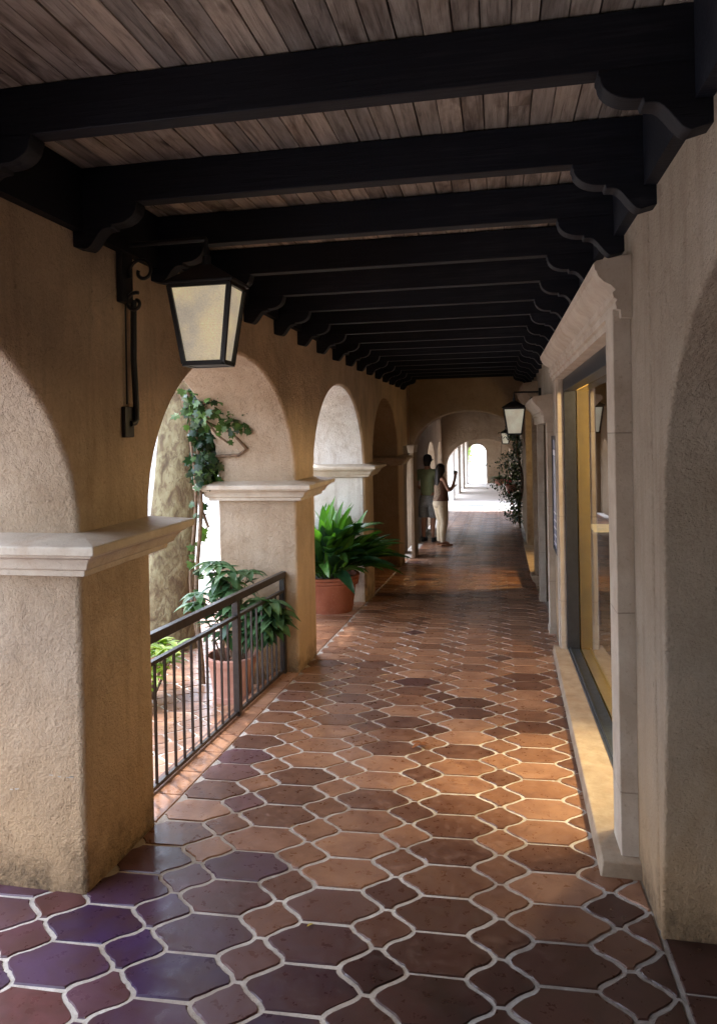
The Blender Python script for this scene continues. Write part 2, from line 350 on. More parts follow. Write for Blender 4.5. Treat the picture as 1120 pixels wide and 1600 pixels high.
# ------------------------------------------------------------------ floor of ogee tiles
XL,XR=-1.595,.53
def clip(poly,axis,val,keep_less):
    out=[]
    for i in range(len(poly)):
        a,b=poly[i],poly[(i+1)%len(poly)]
        ia=(a[axis]<=val) if keep_less else (a[axis]>=val); ib=(b[axis]<=val) if keep_less else (b[axis]>=val)
        if ia: out.append(a)
        if ia!=ib:
            t=(val-a[axis])/(b[axis]-a[axis]); out.append((a[0]+t*(b[0]-a[0]),a[1]+t*(b[1]-a[1])))
    return out
def inset(poly,d):
    n=len(poly); out=[]
    for i in range(n):
        p0,p1,p2=poly[i-1],poly[i],poly[(i+1)%n]
        e1=(p1[0]-p0[0],p1[1]-p0[1]); e2=(p2[0]-p1[0],p2[1]-p1[1])
        l1=math.hypot(*e1) or 1e-9; l2=math.hypot(*e2) or 1e-9
        n1=(-e1[1]/l1,e1[0]/l1); n2=(-e2[1]/l2,e2[0]/l2)
        m=(n1[0]+n2[0],n1[1]+n2[1]); q=1+n1[0]*n2[0]+n1[1]*n2[1]; q=max(q,.6)
        out.append((p1[0]+m[0]*d/q,p1[1]+m[1]*d/q))
    return out
PX,PY=.414,.2175; AF=.095; NW=.020
def scurve(x0,y0,x1,y1,n=10):
    """S line, vertical tangent at both ends"""
    return [(x1+(x0-x1)*(.5+.5*math.cos(PI*t/n)), y0+(y1-y0)*t/n) for t in range(n+1)]
def big_poly():
    hx=PX/2-NW; q=scurve(hx,0,AF,PY/2)
    p=q+[(-x,y) for x,y in reversed(q)]+[(-x,-y) for x,y in q[1:]]+[(x,-y) for x,y in reversed(q[1:])]
    return p
def small_poly():
    w=PX/2-AF
    q=scurve(w,0,NW,PY/2)
    p=q+[(-x,y) for x,y in reversed(q)]+[(-x,-y) for x,y in q[1:]]+[(x,-y) for x,y in reversed(q[1:])]
    return p
BP,SP=big_poly(),small_poly()
XB=-1.60
tiles_v=[];tiles_f=[];tiles_c=[]
def wob(x,y): return .0016*math.sin(x*61+y*37)+.0014*math.sin(x*113-y*97+1.3)+.0011*math.sin(x*311+y*277)+rng.uniform(-.0007,.0007)
def add_tile(poly,rv,g,zoff=0,zf=FZ):
    poly=[p for i,p in enumerate(poly) if abs(p[0]-poly[i-1][0])+abs(p[1]-poly[i-1][1])>1e-5]
    if len(poly)<4: return
    A=inset(poly,g); B=inset(poly,g+.0035); n=len(A)
    area=sum(A[i][0]*A[(i+1)%n][1]-A[(i+1)%n][0]*A[i][1] for i in range(n))/2
    if area<.002: return
    b=len(tiles_v); tz=rv[2]
    cx=sum(p[0] for p in A)/n; cy=sum(p[1] for p in A)/n; tx,ty=(rv[3]-.5)*.012,(rv[4]-.5)*.012
    for (x,y) in A: tiles_v.append((x+wob(x,y),y+wob(y,x),zf(y)+zoff-.0052))
    for (x,y) in B: tiles_v.append((x+wob(x,y),y+wob(y,x),zf(y)+zoff+tz+(x-cx)*tx+(y-cy)*ty))
    for i in range(n): tiles_f.append((b+i,b+(i+1)%n,b+n+(i+1)%n,b+n+i)); tiles_c.append(rv)
    tiles_f.append(tuple(b+n+i for i in range(n))); tiles_c.append(rv)
SK=.046
def ztone(x,y):
    """darkness of the tile by firing batch"""
    return rng.betavariate(2.2,1.9)
def field(x0,x1,y0,y1,ox,oy,zoff=0,zf=FZ,gain=0.,skip=None):
    i0=int((x0-ox)/PX)-2; i1=int((x1-ox)/PX)+2; j0=int((y0-oy)/PY)-3; j1=int((y1-oy)/PY)+3
    for i in range(i0,i1+1):
        for j in range(j0,j1+1):
            for kind,P in((0,BP),(1,SP)):
                cx=ox+(i+.5*kind)*PX; cy=oy+(j+.5*kind)*PY
                cy+=SK*(cx+.848)
                if cx<x0-PX or cx>x1+PX or cy<y0-PY or cy>y1+PY: continue
                if skip and skip(cx,cy): continue
                poly=[(cx+p[0],cy+p[1]+SK*p[0]) for p in P]
                xl=(x0 if cy<2.6 else max(x0,XB)) if zf is FZ else x0
                for ax,v,kl in((0,xl,False),(0,x1,True),(1,y0,False),(1,y1,True)):
                    if poly: poly=clip(poly,ax,v,kl)
                r=ztone(cx,cy)
                if kind: r=r*.75
                elif rng.random()<.14: r*=.25
                r=min(1,r+gain+(.16 if 5.9<cy<8.7 else 0))  # tiles by the second arch lightened in place of daylight
                pp_=max(0.,min(1,(3.0-cy)/.55+rng.uniform(-.3,.3)))*rng.uniform(.72,1.)+(rng.uniform(.35,.7) if rng.random()<.06 else 0)  # nearest tiles darkened in colour as foreground shade, plus random dark strays
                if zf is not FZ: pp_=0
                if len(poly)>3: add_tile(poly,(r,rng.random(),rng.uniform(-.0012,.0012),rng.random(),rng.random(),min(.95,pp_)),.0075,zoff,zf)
# corridor: node column x=-.848 is a point between noses -> big centres at -.848+PX/2
OX,OY=-.848+PX/2,2.162+.0
XB=-1.60
field(-3.6,XR,-.3,23.3,OX,OY,skip=lambda x,y:y>2.6 and x<XB-.3)
# bullnose edge strip under the railing
for k in range(9):
    y0=3.08+k*.272; y1=y0+.272
    r=rng.uniform(.78,1.); add_tile([(-1.80,y0),(XB+.005,y0),(XB+.005,y1),(-1.80,y1)],(r,rng.random(),.001,.5,.5),.0015)
for (a,b) in ((6.11,8.55),(9.14,11.58),(12.17,12.76)):
    k=a
    while k<b-.01:
        e=min(b,k+.272); add_tile([(-2.26,k),(XB,k),(XB,e),(-2.26,e)],(rng.uniform(.4,.9),rng.random(),.001,.5,.5),.006); k=e
# rectangular tiles of the side passage on the right
for k in range(9):
    y1=2.66-k*.3; y0=y1-.3
    for q in range(8):
        x0=XR+.004+q*.33; r=rng.betavariate(2,2)*.7
        add_tile([(x0,y0),(x0+.33,y0),(x0+.33,y1),(x0,y1)],(r*.5,rng.random(),.0,.5,.5,.8),.006)
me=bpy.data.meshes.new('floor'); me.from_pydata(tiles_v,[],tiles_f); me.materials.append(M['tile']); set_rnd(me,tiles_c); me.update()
fl=link(bpy.data.objects.new('floor',me)); tag(fl,'terracotta ogee tile corridor floor with pale grout',kind='structure')
def sheet(name,x0,x1,ys,zoff,m,label,zf=FZ):
    vs=[];fs=[]
    for y in ys: vs+=[(x0,y,zf(y)+zoff),(x1,y,zf(y)+zoff)]
    for i in range(len(ys)-1): fs.append((2*i,2*i+1,2*i+3,2*i+2))
    o=mesh_obj(name,vs,fs,m); return tag(o,label,kind='structure')
sheet('floor_grout',-1.80,4.2,[2.50,14,23,23.6],-.0045,M['grout'],'pale grout bed between the corridor tiles')
sheet('floor_grout',-3.7,4.2,[-4,2.50],-.0045,M['grout'],'grout bed under the near tiles')
sheet('floor_grout',-2.26,-1.80,[6.11,12.77],-.0045,M['grout'],'grout bed in the arch openings')
far=sheet('far_floor',-2.6,1.2,[23.3,30,36,44.2,52.9],.003,M['pale_floor'],'pale concrete paving at the far end of the corridor, sun glare put into its colour')  # pale sheet carries the far-end glare in its colour
# courtyard paving, a small step lower
CZ=lambda y: FZ(max(-3,min(y,43)))-.11
tiles_v=[];tiles_f=[];tiles_c=[]
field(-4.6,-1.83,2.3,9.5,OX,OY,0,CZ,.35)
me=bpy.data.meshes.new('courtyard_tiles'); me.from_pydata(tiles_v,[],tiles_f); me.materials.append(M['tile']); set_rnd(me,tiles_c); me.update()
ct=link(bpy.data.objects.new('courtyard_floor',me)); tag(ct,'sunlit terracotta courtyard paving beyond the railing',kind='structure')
sheet('courtyard_grout',-4.65,-1.80,[2.25,9.6],-.0045,M['grout'],'pale grout of the courtyard paving',CZ)
mb=MB(); mb.box(-1.815,-1.795,3.08,5.53,-.35,-.001,FZ); o=mb.build('floor_edge',M['tile']); tag(o,'terracotta step edge under the railing',kind='structure')
sheet('courtyard_ground',-30,-2.2,[-60,-3,14,23,43,120],-.02,M['pale_floor'],'pale paved courtyard ground',CZ)  # ground made pale to bounce light into the second arch
o=mesh_obj('ground',[(-900,-900,-3),(900,-900,-3),(900,900,-3),(-900,900,-3)],[(0,1,2,3)],M['ground']); tag(o,'open ground around the arcade',kind='structure')

# ------------------------------------------------------------------ left arcade
WX0=-2.26; P1,PW,BAY=2.502,.577,3.0305; SPR,RISE=1.285,.885
def comb(y0,y1,openings,ztop,zbot,nseg=28):
    """(y,z) polygon, openings reach the bottom: (a,b,spring,rise) ; rise 0 -> flat head"""
    p=[(y0,ztop),(y0,zbot)]
    for a,b,s,r in openings:
        if r>0:
            p.append((a,zbot))
            c,h=(a+b)/2,(b-a)/2
            for k in range(nseg+1):
                t=PI-PI*k/nseg; p.append((c+h*math.cos(t),s+r*math.sin(t)))
            p.append((b,zbot))
        else: p+=[(a,zbot),(a,s),(b,s),(b,zbot)]
    p+=[(y1,zbot),(y1,ztop)]
    q=[]
    for v in p:
        if not q or abs(v[0]-q[-1][0])+abs(v[1]-q[-1][1])>1e-4: q.append(v)
    return q
CAP=[(.0,1.125),(.055,1.130),(.06,1.155),(.078,1.160),(.082,1.168),(.090,1.185),(.105,1.203),(.125,1.212),(.128,1.222),(.152,1.225),(.155,1.255),(.148,1.260),(.0,1.288)]
p0y=2.502
arc=thing('arcade_wall','tan stucco arcade wall with round arches along the left of the corridor','arcade wall',(-1.9,2.8,FZ(2.8)))
ops=[(P1-BAY+PW-BAY,P1-BAY-BAY+BAY,SPR,RISE)] if False else []
pier=[P1+k*BAY for k in range(-1,4)]
ops=[(pier[k]+PW,pier[k+1],SPR,RISE) for k in range(4)]
poly=comb(-1.2,12.19,ops,2.70,-1.1)
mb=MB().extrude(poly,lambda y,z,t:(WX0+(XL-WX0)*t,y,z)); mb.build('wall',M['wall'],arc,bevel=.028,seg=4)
for k,p in enumerate(pier):
    if p<0: continue
    mb=MB().ringsweep(WX0,XL,p,p+PW,CAP); o=mb.build('capital',M['stone'],arc,bevel=.004,seg=2)
# reveal of third pier is painted pale to stand in for bright daylight
mb=MB(); p=pier[3]; mb.box(WX0+.03,XL-.03,p-.012,p+.01,-.6,1.12); mb.build('daylight_paint_panel',M['wall_pale'],arc)
# piers' sliver beyond P4 and connection above
mb=MB(); mb.box(WX0,-1.54,12.80,13.31,1.43,2.69); mb.box(WX0,XL-.004,12.185,12.79,1.43,2.70); mb.build('lintel_wall',M['wall'],arc)

for k in range(11):
    x0=-1.75+rng.random()*.12 if k<8 else -1.93+rng.random()*.04; z=(.335 if k<8 else .27)+rng.uniform(-.003,.003)
    MB().box(x0,x0+rng.uniform(.006,.02),p0y-.0012,p0y+.01,z,z+.0035).build('chalk_scuff',M['stone'],arc)
# arch soffit/reveal of the second opening, daylight put into its pale colour
def soffit(k,x0,x1,off,m):
    a,b=pier[k]+PW,pier[k+1]; c,h=(a+b)/2,(b-a)/2; mbs=MB(); vs=[];fs=[]
    n=20
    for i in range(n+1):
        t=PI/2-(PI/2)*i/n; y=c+(h-off)*math.cos(t); z=SPR+(RISE-off)*math.sin(t); vs+=[(x0,y,z),(x1,y,z)]
    for i in range(n): fs.append((2*i,2*i+1,2*i+3,2*i+2))
    return mbs.add(vs,fs)
soffit(2,WX0+.03,XL-.03,.006,None).build('daylight_paint_soffit',M['wall_pale'],arc,smooth=60)

# ------------------------------------------------------------------ cross arches
def cross_wall(name,label,y0,y1,xa,xb,spr,rise,zt,zb,x0,x1,m,capz=None,capm=None):
    r=thing(name,label,'arch wall',((xa+xb)/2,y0,FZ(y0)))
    poly=comb(x0,x1,[(xa,xb,spr,rise)],zt,zb,36)
    MB().extrude(poly,lambda x,z,t:(x,y0+(y1-y0)*t,z)).build('wall',m,r,bevel=.012,seg=2)
    if capz:
        d=capz-1.26
        MB().ringsweep(xa-.09,xa-.005,y0-.01,y1+.01,[(o*.14,z+d) for o,z in CAP]).build('capital',M['stone'],r)
    return r
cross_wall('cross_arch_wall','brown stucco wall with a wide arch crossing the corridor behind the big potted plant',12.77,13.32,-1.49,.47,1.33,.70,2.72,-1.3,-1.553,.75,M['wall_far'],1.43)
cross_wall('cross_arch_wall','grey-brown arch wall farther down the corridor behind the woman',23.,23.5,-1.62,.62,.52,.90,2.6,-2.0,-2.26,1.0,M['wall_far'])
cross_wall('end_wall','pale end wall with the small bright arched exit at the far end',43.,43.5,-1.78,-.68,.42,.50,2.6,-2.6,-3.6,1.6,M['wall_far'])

# mid arcade (zone 2) and far arcade (zone 3)
a2=thing('arcade_wall','shadowed stucco arcade wall behind the two people','arcade wall',(-1.9,18,FZ(18)))
poly=comb(13.33,23.,[(13.9,14.95,.62,.6),(18.0,20.5,.62,.78),(21.3,22.8,.62,.74)],2.39,-1.5)
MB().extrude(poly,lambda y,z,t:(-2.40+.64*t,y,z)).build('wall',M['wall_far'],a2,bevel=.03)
a3=thing('arcade_wall','pale sunlit arcade piers near the far exit','arcade wall',(-2,34,FZ(34)))
poly=comb(27.6,43.,[(27.75,28.3,.5,.3),(29.6,32.6,.5,.7),(34.2,37.,.5,.7),(38.6,41.6,.5,.7)],2.3,-2.2)
MB().extrude(poly,lambda y,z,t:(-2.4+(.65)*t,y,z)).build('wall',M['wall_pale'],a3,bevel=.03)

# ------------------------------------------------------------------ right wall
sw=thing('shop_wall','tan stucco shop wall along the right side of the corridor','wall',(.66,6,FZ(6)))
poly=comb(2.661,12.77,[(3.2,6.40,2.10,0),(7.33,8.93,1.72,0),(9.95,12.25,1.98,0)],2.70,-1.1)
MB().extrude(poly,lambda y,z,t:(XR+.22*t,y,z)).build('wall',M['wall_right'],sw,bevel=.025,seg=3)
MB().box(XR+.004,XR+.216,9.95,12.25,-1.0,-.33).build('wall_below_window',M['wall_right'],sw)
# near bay: arch to side passage
poly=[(-1.3,2.70),(-1.3,-1.1),(.05,-1.1)]
for k in range(37):
    t=PI-PI*k/36; poly.append((1.275+1.225*math.cos(t),1.38+.80*math.sin(t)))
poly+=[(2.505,.75),(2.62,-.10),(2.63,-1.1),(2.655,-1.1),(2.655,2.70)]
# the pier edge leans out towards its foot, as hand-built adobe does
pw=thing('shop_wall','nearest right-hand stucco pier with arch opening at the picture edge','wall',(.9,2.6,FZ(2.6)))
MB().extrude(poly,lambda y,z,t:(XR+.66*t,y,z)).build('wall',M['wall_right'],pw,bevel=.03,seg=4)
# back wall of side passage
o=MB(); o.box(4.1,4.3,-4,2.7,-.5,2.7); bk=o.build('passage_wall',M['wall_right']); tag(bk,'stucco wall of the side passage at the right edge','wall')
# far right wall (zones 2,3)
fw=thing('shop_wall','dim right-hand wall beyond the cross arch, behind the flowering vine','wall',(.7,18,FZ(18)))
poly=comb(13.32,23.,[(14.2,16.8,.6,.75)],2.45,-1.5)
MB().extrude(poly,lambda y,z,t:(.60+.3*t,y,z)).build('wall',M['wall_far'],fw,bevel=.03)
MB().box(.9,1.1,14.1,16.9,-1.3,1.6).build('dark_door',M['dark_wood'],fw)
MB().box(.62,.9,27.5,43.,-2.2,2.3).build('far_wall',M['wall_far'],fw)

# ------------------------------------------------------------------ ceiling, beams
ce=thing('plank_ceiling','weathered brown plank ceiling over the corridor','ceiling',(-.5,5,2.66))
pv=[];pf=[];pc=[]
x=-1.66
while x<.62:
    w=.0745+rng.uniform(-.004,.004); y=-2.6+rng.uniform(-1,0)
    while y<12.77:
        e=min(12.77,y+rng.uniform(2.4,4.2)); z=2.695+rng.uniform(0,.005); g=.0022; b=len(pv)
        j=rng.uniform(-.002,.002)
        pv+=[(x+g,y+.002,z),(x+w-g,y+.002,z),(x+w-g+j,e-.002,z),(x+g+j,e-.002,z),(x+g,y+.002,z+.02),(x+w-g,y+.002,z+.02),(x+w-g+j,e-.002,z+.02),(x+g+j,e-.002,z+.02)]
        c=(rng.random(),rng.random())
        for f in((0,3,2,1),(0,1,5,4),(1,2,6,5),(2,3,7,6),(3,0,4,7)): pf.append(tuple(i+b for i in f)); pc.append(c)
        y=e
    x+=w
me=bpy.data.meshes.new('planks'); me.from_pydata(pv,[],pf); me.materials.append(M['plank']); set_rnd(me,pc)
o=link(bpy.data.objects.new('planks',me)); world_child(o,ce)
EAVE=-2.55  # unseen overhang added to keep sun off the corridor floor
MB().box(EAVE,4.3,-7.,5.8,2.722,2.85).build('roof_deck',M['dark_wood'],ce)  # run behind the viewer added to cut daylight
MB().box(WX0,4.3,5.8,13.3,2.722,2.85).build('roof_deck',M['dark_wood'],ce)
rf=thing('plank_ceiling','dark flat ceiling between the two arch walls beyond the people','ceiling',(-.5,18,2.4))
MB().box(-2.9,4.3,13.31,23.5,2.40,2.6).build('planks',M['dark_wood'],rf)
rf=thing('plank_ceiling','pale shaded ceiling in front of the far exit','ceiling',(-.5,35,2.2))
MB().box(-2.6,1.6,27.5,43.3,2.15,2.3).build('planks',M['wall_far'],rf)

YB,SB,ZB,BW=1.8826,.6286,2.549,.064
def corbel_poly():
    # (along from wall outwards, z below the beam); scrolled end
    p=[(0,.0),(0,-.155),(.055,-.168)]
    for k in range(9):   # lower S
        t=k/8; p.append((.055+.085*t+.0, -.168+.075*(.5-.5*math.cos(PI*t))))
    p+= [(.150,-.092),(.163,-.092),(.166,-.080),(.178,-.080)]
    for k in range(1,9):
        t=k/8; p.append((.178+.09*math.sin(t*PI/2)**1.0, -.080+.062*(1-math.cos(t*PI/2))))
    p+=[(.272,-.012),(.272,0)]
    return p
CP=corbel_poly()
ords=['nearest','second','third','fourth','fifth','sixth','seventh','eighth','ninth','tenth','eleventh','twelfth','thirteenth','fourteenth','fifteenth','sixteenth','seventeenth']
def make_beam():
    r=thing('ceiling_beam','x','beam',(-.53,YB+BW/2,ZB),'dark ceiling beams across the corridor')
    MB().box(XL-.02,XR+.02,YB,YB+BW,ZB,2.694).build('timber',M['beam'],r,bevel=.004,seg=2)
    MB().extrude(CP,lambda a,z,t:(XL-.004+a*1.0,YB-.003+(BW+.006)*t,ZB+.001+z)).build('corbel',M['beam'],r,bevel=.003,seg=2)
    MB().extrude(CP,lambda a,z,t:(XR+.004-a,YB-.003+(BW+.006)*t,ZB+.001+z)).build('corbel',M['beam'],r,bevel=.003,seg=2)
    return r
b0=make_beam(); b0['label']='dark painted ceiling beam, the nearest one across the top of the photo'
for k in range(1,17):
    c=b0.copy(); COL.objects.link(c); c.location.y=b0.location.y+k*SB+rng.uniform(-.008,.008); c.location.z=b0.location.z+rng.uniform(-.004,.004); c.rotation_euler=(0,rng.uniform(-.002,.002),rng.uniform(-.004,.004))
    c['label']='dark painted ceiling beam with scrolled corbels, %s from the viewer'%ords[k]
    for ch in b0.children:
        d=ch.copy(); COL.objects.link(d); d.parent=c; d.matrix_parent_inverse=ch.matrix_parent_inverse.copy()
for sgn,xw,lab in((1,XL,'left'),(-1,XR,'right')):
    mb=MB()
    x0,x1=(xw-.01,xw+.042) if sgn>0 else (xw-.042,xw+.01)
    for k in range(-3,17):
        ya=YB+k*SB+BW+.005; yb=YB+(k+1)*SB-.005
        mb.box(x0,x1,ya,min(yb,12.76),2.455 if k<2 else 2.50,2.693)
    o=mb.build('wall_plate',M['beam']); tag(o,'dark timber blocking along the top of the %s wall between the beams'%lab,'timber plate')

# ------------------------------------------------------------------ lanterns
def lantern(loc,label,lm,side,reach,group='wall lanterns',s=1.):
    """loc = centre of the glass body top; side -1: wall to the left"""
    r=thing('wall_lantern',label,'lantern',loc,group)
    X,Y,Z=loc; wt,wb,h=.128*s,.083*s,.315*s
    fr=MB(); t=.013*s
    def c(q,w,z): return (X+q[0]*w,Y+q[1]*w*.66,z)
    Q=[(-1,-1),(1,-1),(1,1),(-1,1)]
    for q in Q: fr.tube([c(q,wt,Z),c(q,wb,Z-h)],t,4)
    for w,z,tt in((wt,Z,t*1.05),(wb,Z-h,t*1.05)):
        for k in range(4): fr.tube([c(Q[k],w,z),c(Q[(k+1)%4],w,z)],tt,4)
    fr.add([c(q,wb,Z-h-.008) for q in Q],[(0,1,2,3)])
    fr.build('frame',M['iron'],r)
    ro=MB(); ro.add([c(q,wt+.02*s,Z+.006) for q in Q]+[c(q,wt+.02*s,Z+.018) for q in Q]+[c(q,.028*s,Z+.092*s) for q in Q],
        [(3,2,1,0)]+[(k,(k+1)%4,4+(k+1)%4,4+k) for k in range(4)]+[(4+k,4+(k+1)%4,8+(k+1)%4,8+k) for k in range(4)]+[(8,9,10,11)])
    ro.tube([(X,Y,Z+.09*s),(X,Y,Z+.13*s)],.018*s,10); ro.build('roof',M['iron'],r,bevel=.002,seg=1)
    for k in range(4):
        a,b=Q[k],Q[(k+1)%4]; e=.004
        vs=[c(a,wt-e,Z-.004),c(b,wt-e,Z-.004),c(b,wb-e,Z-h+.004),c(a,wb-e,Z-h+.004)]
        MB().add(vs,[(0,1,2,3)]).build('pane',lm,r)
    br=MB(); xw=X+side*reach
    zt=Z+.20*s
    br.tube([(xw,Y,zt),(X,Y,zt)],.011*s,8); br.tube([(X,Y,zt+.002),(X,Y,Z+.12*s)],.009*s,8)
    # scroll under the arm
    pts=[]
    for i in range(26):
        a=-.4+i*.28; rr=.062*s*(1-i/34); pts.append((xw-side*(.095*s)+math.cos(a)*rr*-side*-1,Y,zt-.115*s+math.sin(a)*rr))
    br.tube(pts,.008*s,6)
    pts=[]
    for i in range(22):
        a=1.2+i*.3; rr=.045*s*(1-i/30); pts.append((xw-side*(.06*s)+math.cos(a)*rr,Y,zt-.245*s+math.sin(a)*rr))
    br.tube(pts,.008*s,6)
    br.build('bracket',M['iron'],r,smooth=60)
    pl=MB(); pl.box(min(xw,xw-side*.03),max(xw,xw-side*.03),Y-.045*s,Y+.045*s,Z-.045*s,Z+.245*s); pl.build('back_plate',M['iron'],r,bevel=.004,seg=1)
    return r
lantern((-1.200,2.865,2.285),'large lit lantern with cream glass hanging from the left wall in the foreground',M['lamp'],-1,.395,s=1.03)
lantern((.205,9.05,1.93),'lantern with pale glass on the right wall, nearer of the two down the corridor',M['lamp_dim'],1,.325)
lantern((.22,21.6,1.60),'small dim lantern beside the flowering vine, farther of the right-hand pair',M['lamp_dim'],1,.38)
# conduit on the left pier
cd=thing('conduit','black conduit pipe running down the left wall under the lantern','conduit',(XL+.02,2.9,1.7))
MB().tube([(XL+.028,2.915,2.26),(XL+.028,2.905,2.0),(XL+.030,2.915,1.80),(XL+.030,2.915,1.735),(XL+.026,2.908,1.72),(XL+.02,2.88,1.715)],.014,8).build('pipe',M['iron'],cd,smooth=50)
MB().tube([(XL+.012,2.872,2.25),(XL+.012,2.868,1.80)],.004,6).build('wire',M['iron'],cd)
MB().box(XL-.002,XL+.020,2.838,2.915,1.655,1.79).build('box',M['iron'],cd,bevel=.004,seg=1)

# wall added behind the third arch, blocks daylight from the recess
o=MB(); o.box(WX0-.16,WX0-.02,9.0,11.75,-1.2,2.69); iw=o.build('recess_light_block',M['wall_far']); tag(iw,'dark stucco wall added behind the third arch on the left to keep daylight out','wall')
o=MB(); o.box(WX0,XL-.05,-7.,-1.205,-.5,2.72); iw=o.build('side_light_block',M['wall_right']); tag(iw,'unseen stucco wall added on the left behind the viewer to keep daylight out','wall')  # unseen blocker, added to darken the near corridor
o=MB(); o.box(-2.4,4.3,-7.1,-7.0,-.5,2.72); iw=o.build('rear_light_block',M['wall_right']); tag(iw,'unseen stucco wall added at the near end of the corridor to keep daylight out','wall')  # unseen end wall, added to cut light from behind
# ------------------------------------------------------------------ railing
rl=thing('railing','dark iron railing between the two nearest left piers','railing',(-1.735,4.3,FZ(4.3)))
ra,rb=(-1.755,3.07),(-1.715,5.54)
def rp(t): return (ra[0]+(rb[0]-ra[0])*t, ra[1]+(rb[1]-ra[1])*t)
def rbar(name,z0,z1,hw,t0=0,t1=1):
    mb=MB(); (xa,ya),(xb,yb)=rp(t0),rp(t1); vs=[]
    for (x,y) in((xa,ya),(xb,yb)):
        f=FZ(y); vs+=[(x-hw,y,f+z0),(x+hw,y,f+z0),(x+hw,y,f+z1),(x-hw,y,f+z1)]
    mb.add(vs,[(0,1,2,3),(7,6,5,4),(0,4,5,1),(1,5,6,2),(2,6,7,3),(3,7,4,0)]); return mb.build(name,M['rail'],rl,bevel=.003,seg=1)
rbar('top_rail',.765,.815,.020); rbar('mid_rail',.650,.672,.016); rbar('bottom_rail',.012,.034,.013)
for t in(.005,.582,.985):
    x,y=rp(t); MB().box(x-.021,x+.021,y-.022,y+.022,FZ(y)+.0,FZ(y)+.77).build('post',M['rail'],rl,bevel=.002,seg=1)
nb=0
for k in range(1,23):
    t=k/23.
    if abs(t-.582)<.02: continue
    x,y=rp(t); MB().box(x-.0062,x+.0062,y-.0062,y+.0062,FZ(y)+.03,FZ(y)+.655).build('baluster',M['rail'],rl)

# ------------------------------------------------------------------ shop window 1
w1=thing('shop_window','large shop window with carved stone surround and dark metal frame, nearest on the right','window',(.5,4.8,FZ(4.8)))
jy0,jy1=3.03,6.46
for (a,b) in((jy0,jy0+.19),(jy1-.05,jy1+.05)):
    mb=MB(); mb.box(.462 if a<4 else .497,.56,a,b,FZ((a+b)/2)-.02,2.135); 
    if a<4: mb.box(.475,.56,b-.002,b+.035,FZ(a)-.02,2.11)
    else: mb.box(.507,.56,a-.035,a+.002,FZ(a)-.02,2.11)
    mb.build('stone_jamb',M['stone'],w1,bevel=.006,seg=2)
LP=[(.56,2.09),(.49,2.095),(.487,2.125),(.472,2.130),(.468,2.155),(.475,2.165),(.462,2.175),(.458,2.195),(.470,2.205),(.452,2.225),(.425,2.24),(.405,2.262),(.398,2.283),(.392,2.287),(.388,2.315),(.40,2.325),(.56,2.345)]
MB().extrude(LP,lambda x,z,t:(x,2.985+(6.66-2.985)*t,z)).build('stone_lintel',M['stone'],w1,smooth=30)
# sill, tapering slightly
def sillbox(xa,xb,x1,y0,y1,z0,z1):
    vs=[]
    for y,x in((y0,xa),(y1,xb)):
        f=FZ(y); vs+=[(x,y,f+z0),(x1,y,f+z0),(x1,y,f+z1),(x+.012,y,f+z1)]
    return MB().add(vs,[(0,1,2,3),(7,6,5,4),(0,4,5,1),(1,5,6,2),(2,6,7,3),(3,7,4,0)])
sillbox(.37,.440,.60,2.975,6.50,-.02,.062).build('stone_sill',M['stone_warm'],w1,bevel=.008,seg=2)
fy0,fy1=3.225,6.395; GX=.662
mb=MB()
mb.box(.56,.658,fy0-.02,fy0+.05,-.4,2.09); mb.box(.56,.658,fy1-.05,fy1+.02,-.4,2.09); mb.box(.56,.658,fy0-.02,fy1+.02,1.985,2.092)
mb.build('metal_frame',M['frame'],w1,bevel=.004,seg=1)
mb=MB(); mb.box(.5605,.657,fy0,fy1,.03,.072,FZ); mb.box(.575,.585,fy0,fy1,.072,.084,FZ); mb.build('metal_track',M['alu'],w1,bevel=.003,seg=1)
mb=MB(); f0,f1=FZ(fy0),FZ(fy1); mb.add([(GX,fy0+.05,f0+.073),(GX,fy1-.05,f1+.073),(GX,fy1-.05,1.985),(GX,fy0+.05,1.985)],[(0,1,2,3)]); mb.build('pane',M['glass'],w1)
mb=MB(); mb.box(.668,.76,fy0,fy1,.0,.075,FZ); mb.box(.668,.765,fy1-.045,fy1+.06,-.4,2.1); mb.box(.668,.80,fy0-.06,fy0+.02,-.4,2.1); mb.build('yellow_reveal',M['yellow'],w1)

# door surround 2
d2=thing('shop_doorway','second stone door surround on the right wall, with a moulded cornice','doorway',(.5,8.1,FZ(8.1)))
for a,b in((7.2,7.36),(8.9,9.06)):
    mb=MB(); mb.box(.470,.55,a,b,FZ((a+b)/2)-.02,1.80); mb.box(.462,.545,a-.012,b+.012,FZ((a+b)/2)-.02,FZ((a+b)/2)+.06)
    mb.build('stone_jamb',M['stone'],d2,bevel=.006,seg=2)
LP2=[(.55,1.72),(.446,1.725),(.440,1.80),(.425,1.81),(.43,1.835),(.415,1.845),(.405,1.87),(.375,1.90),(.345,1.935),(.335,1.945),(.335,1.975),(.35,1.985),(.55,2.01)]
MB().extrude(LP2,lambda x,z,t:(x,7.17+(9.10-7.17)*t,z)).build('stone_cornice',M['stone'],d2,smooth=30)
mb=MB(); mb.box(.60,.645,7.34,8.92,-.5,1.74); mb.build('door_leaf',M['dark_wood'],d2)
MB().tube([(.575,7.5,.55),(.575,7.5,.85)],.011,8).build('handle',M['alu'],d2)

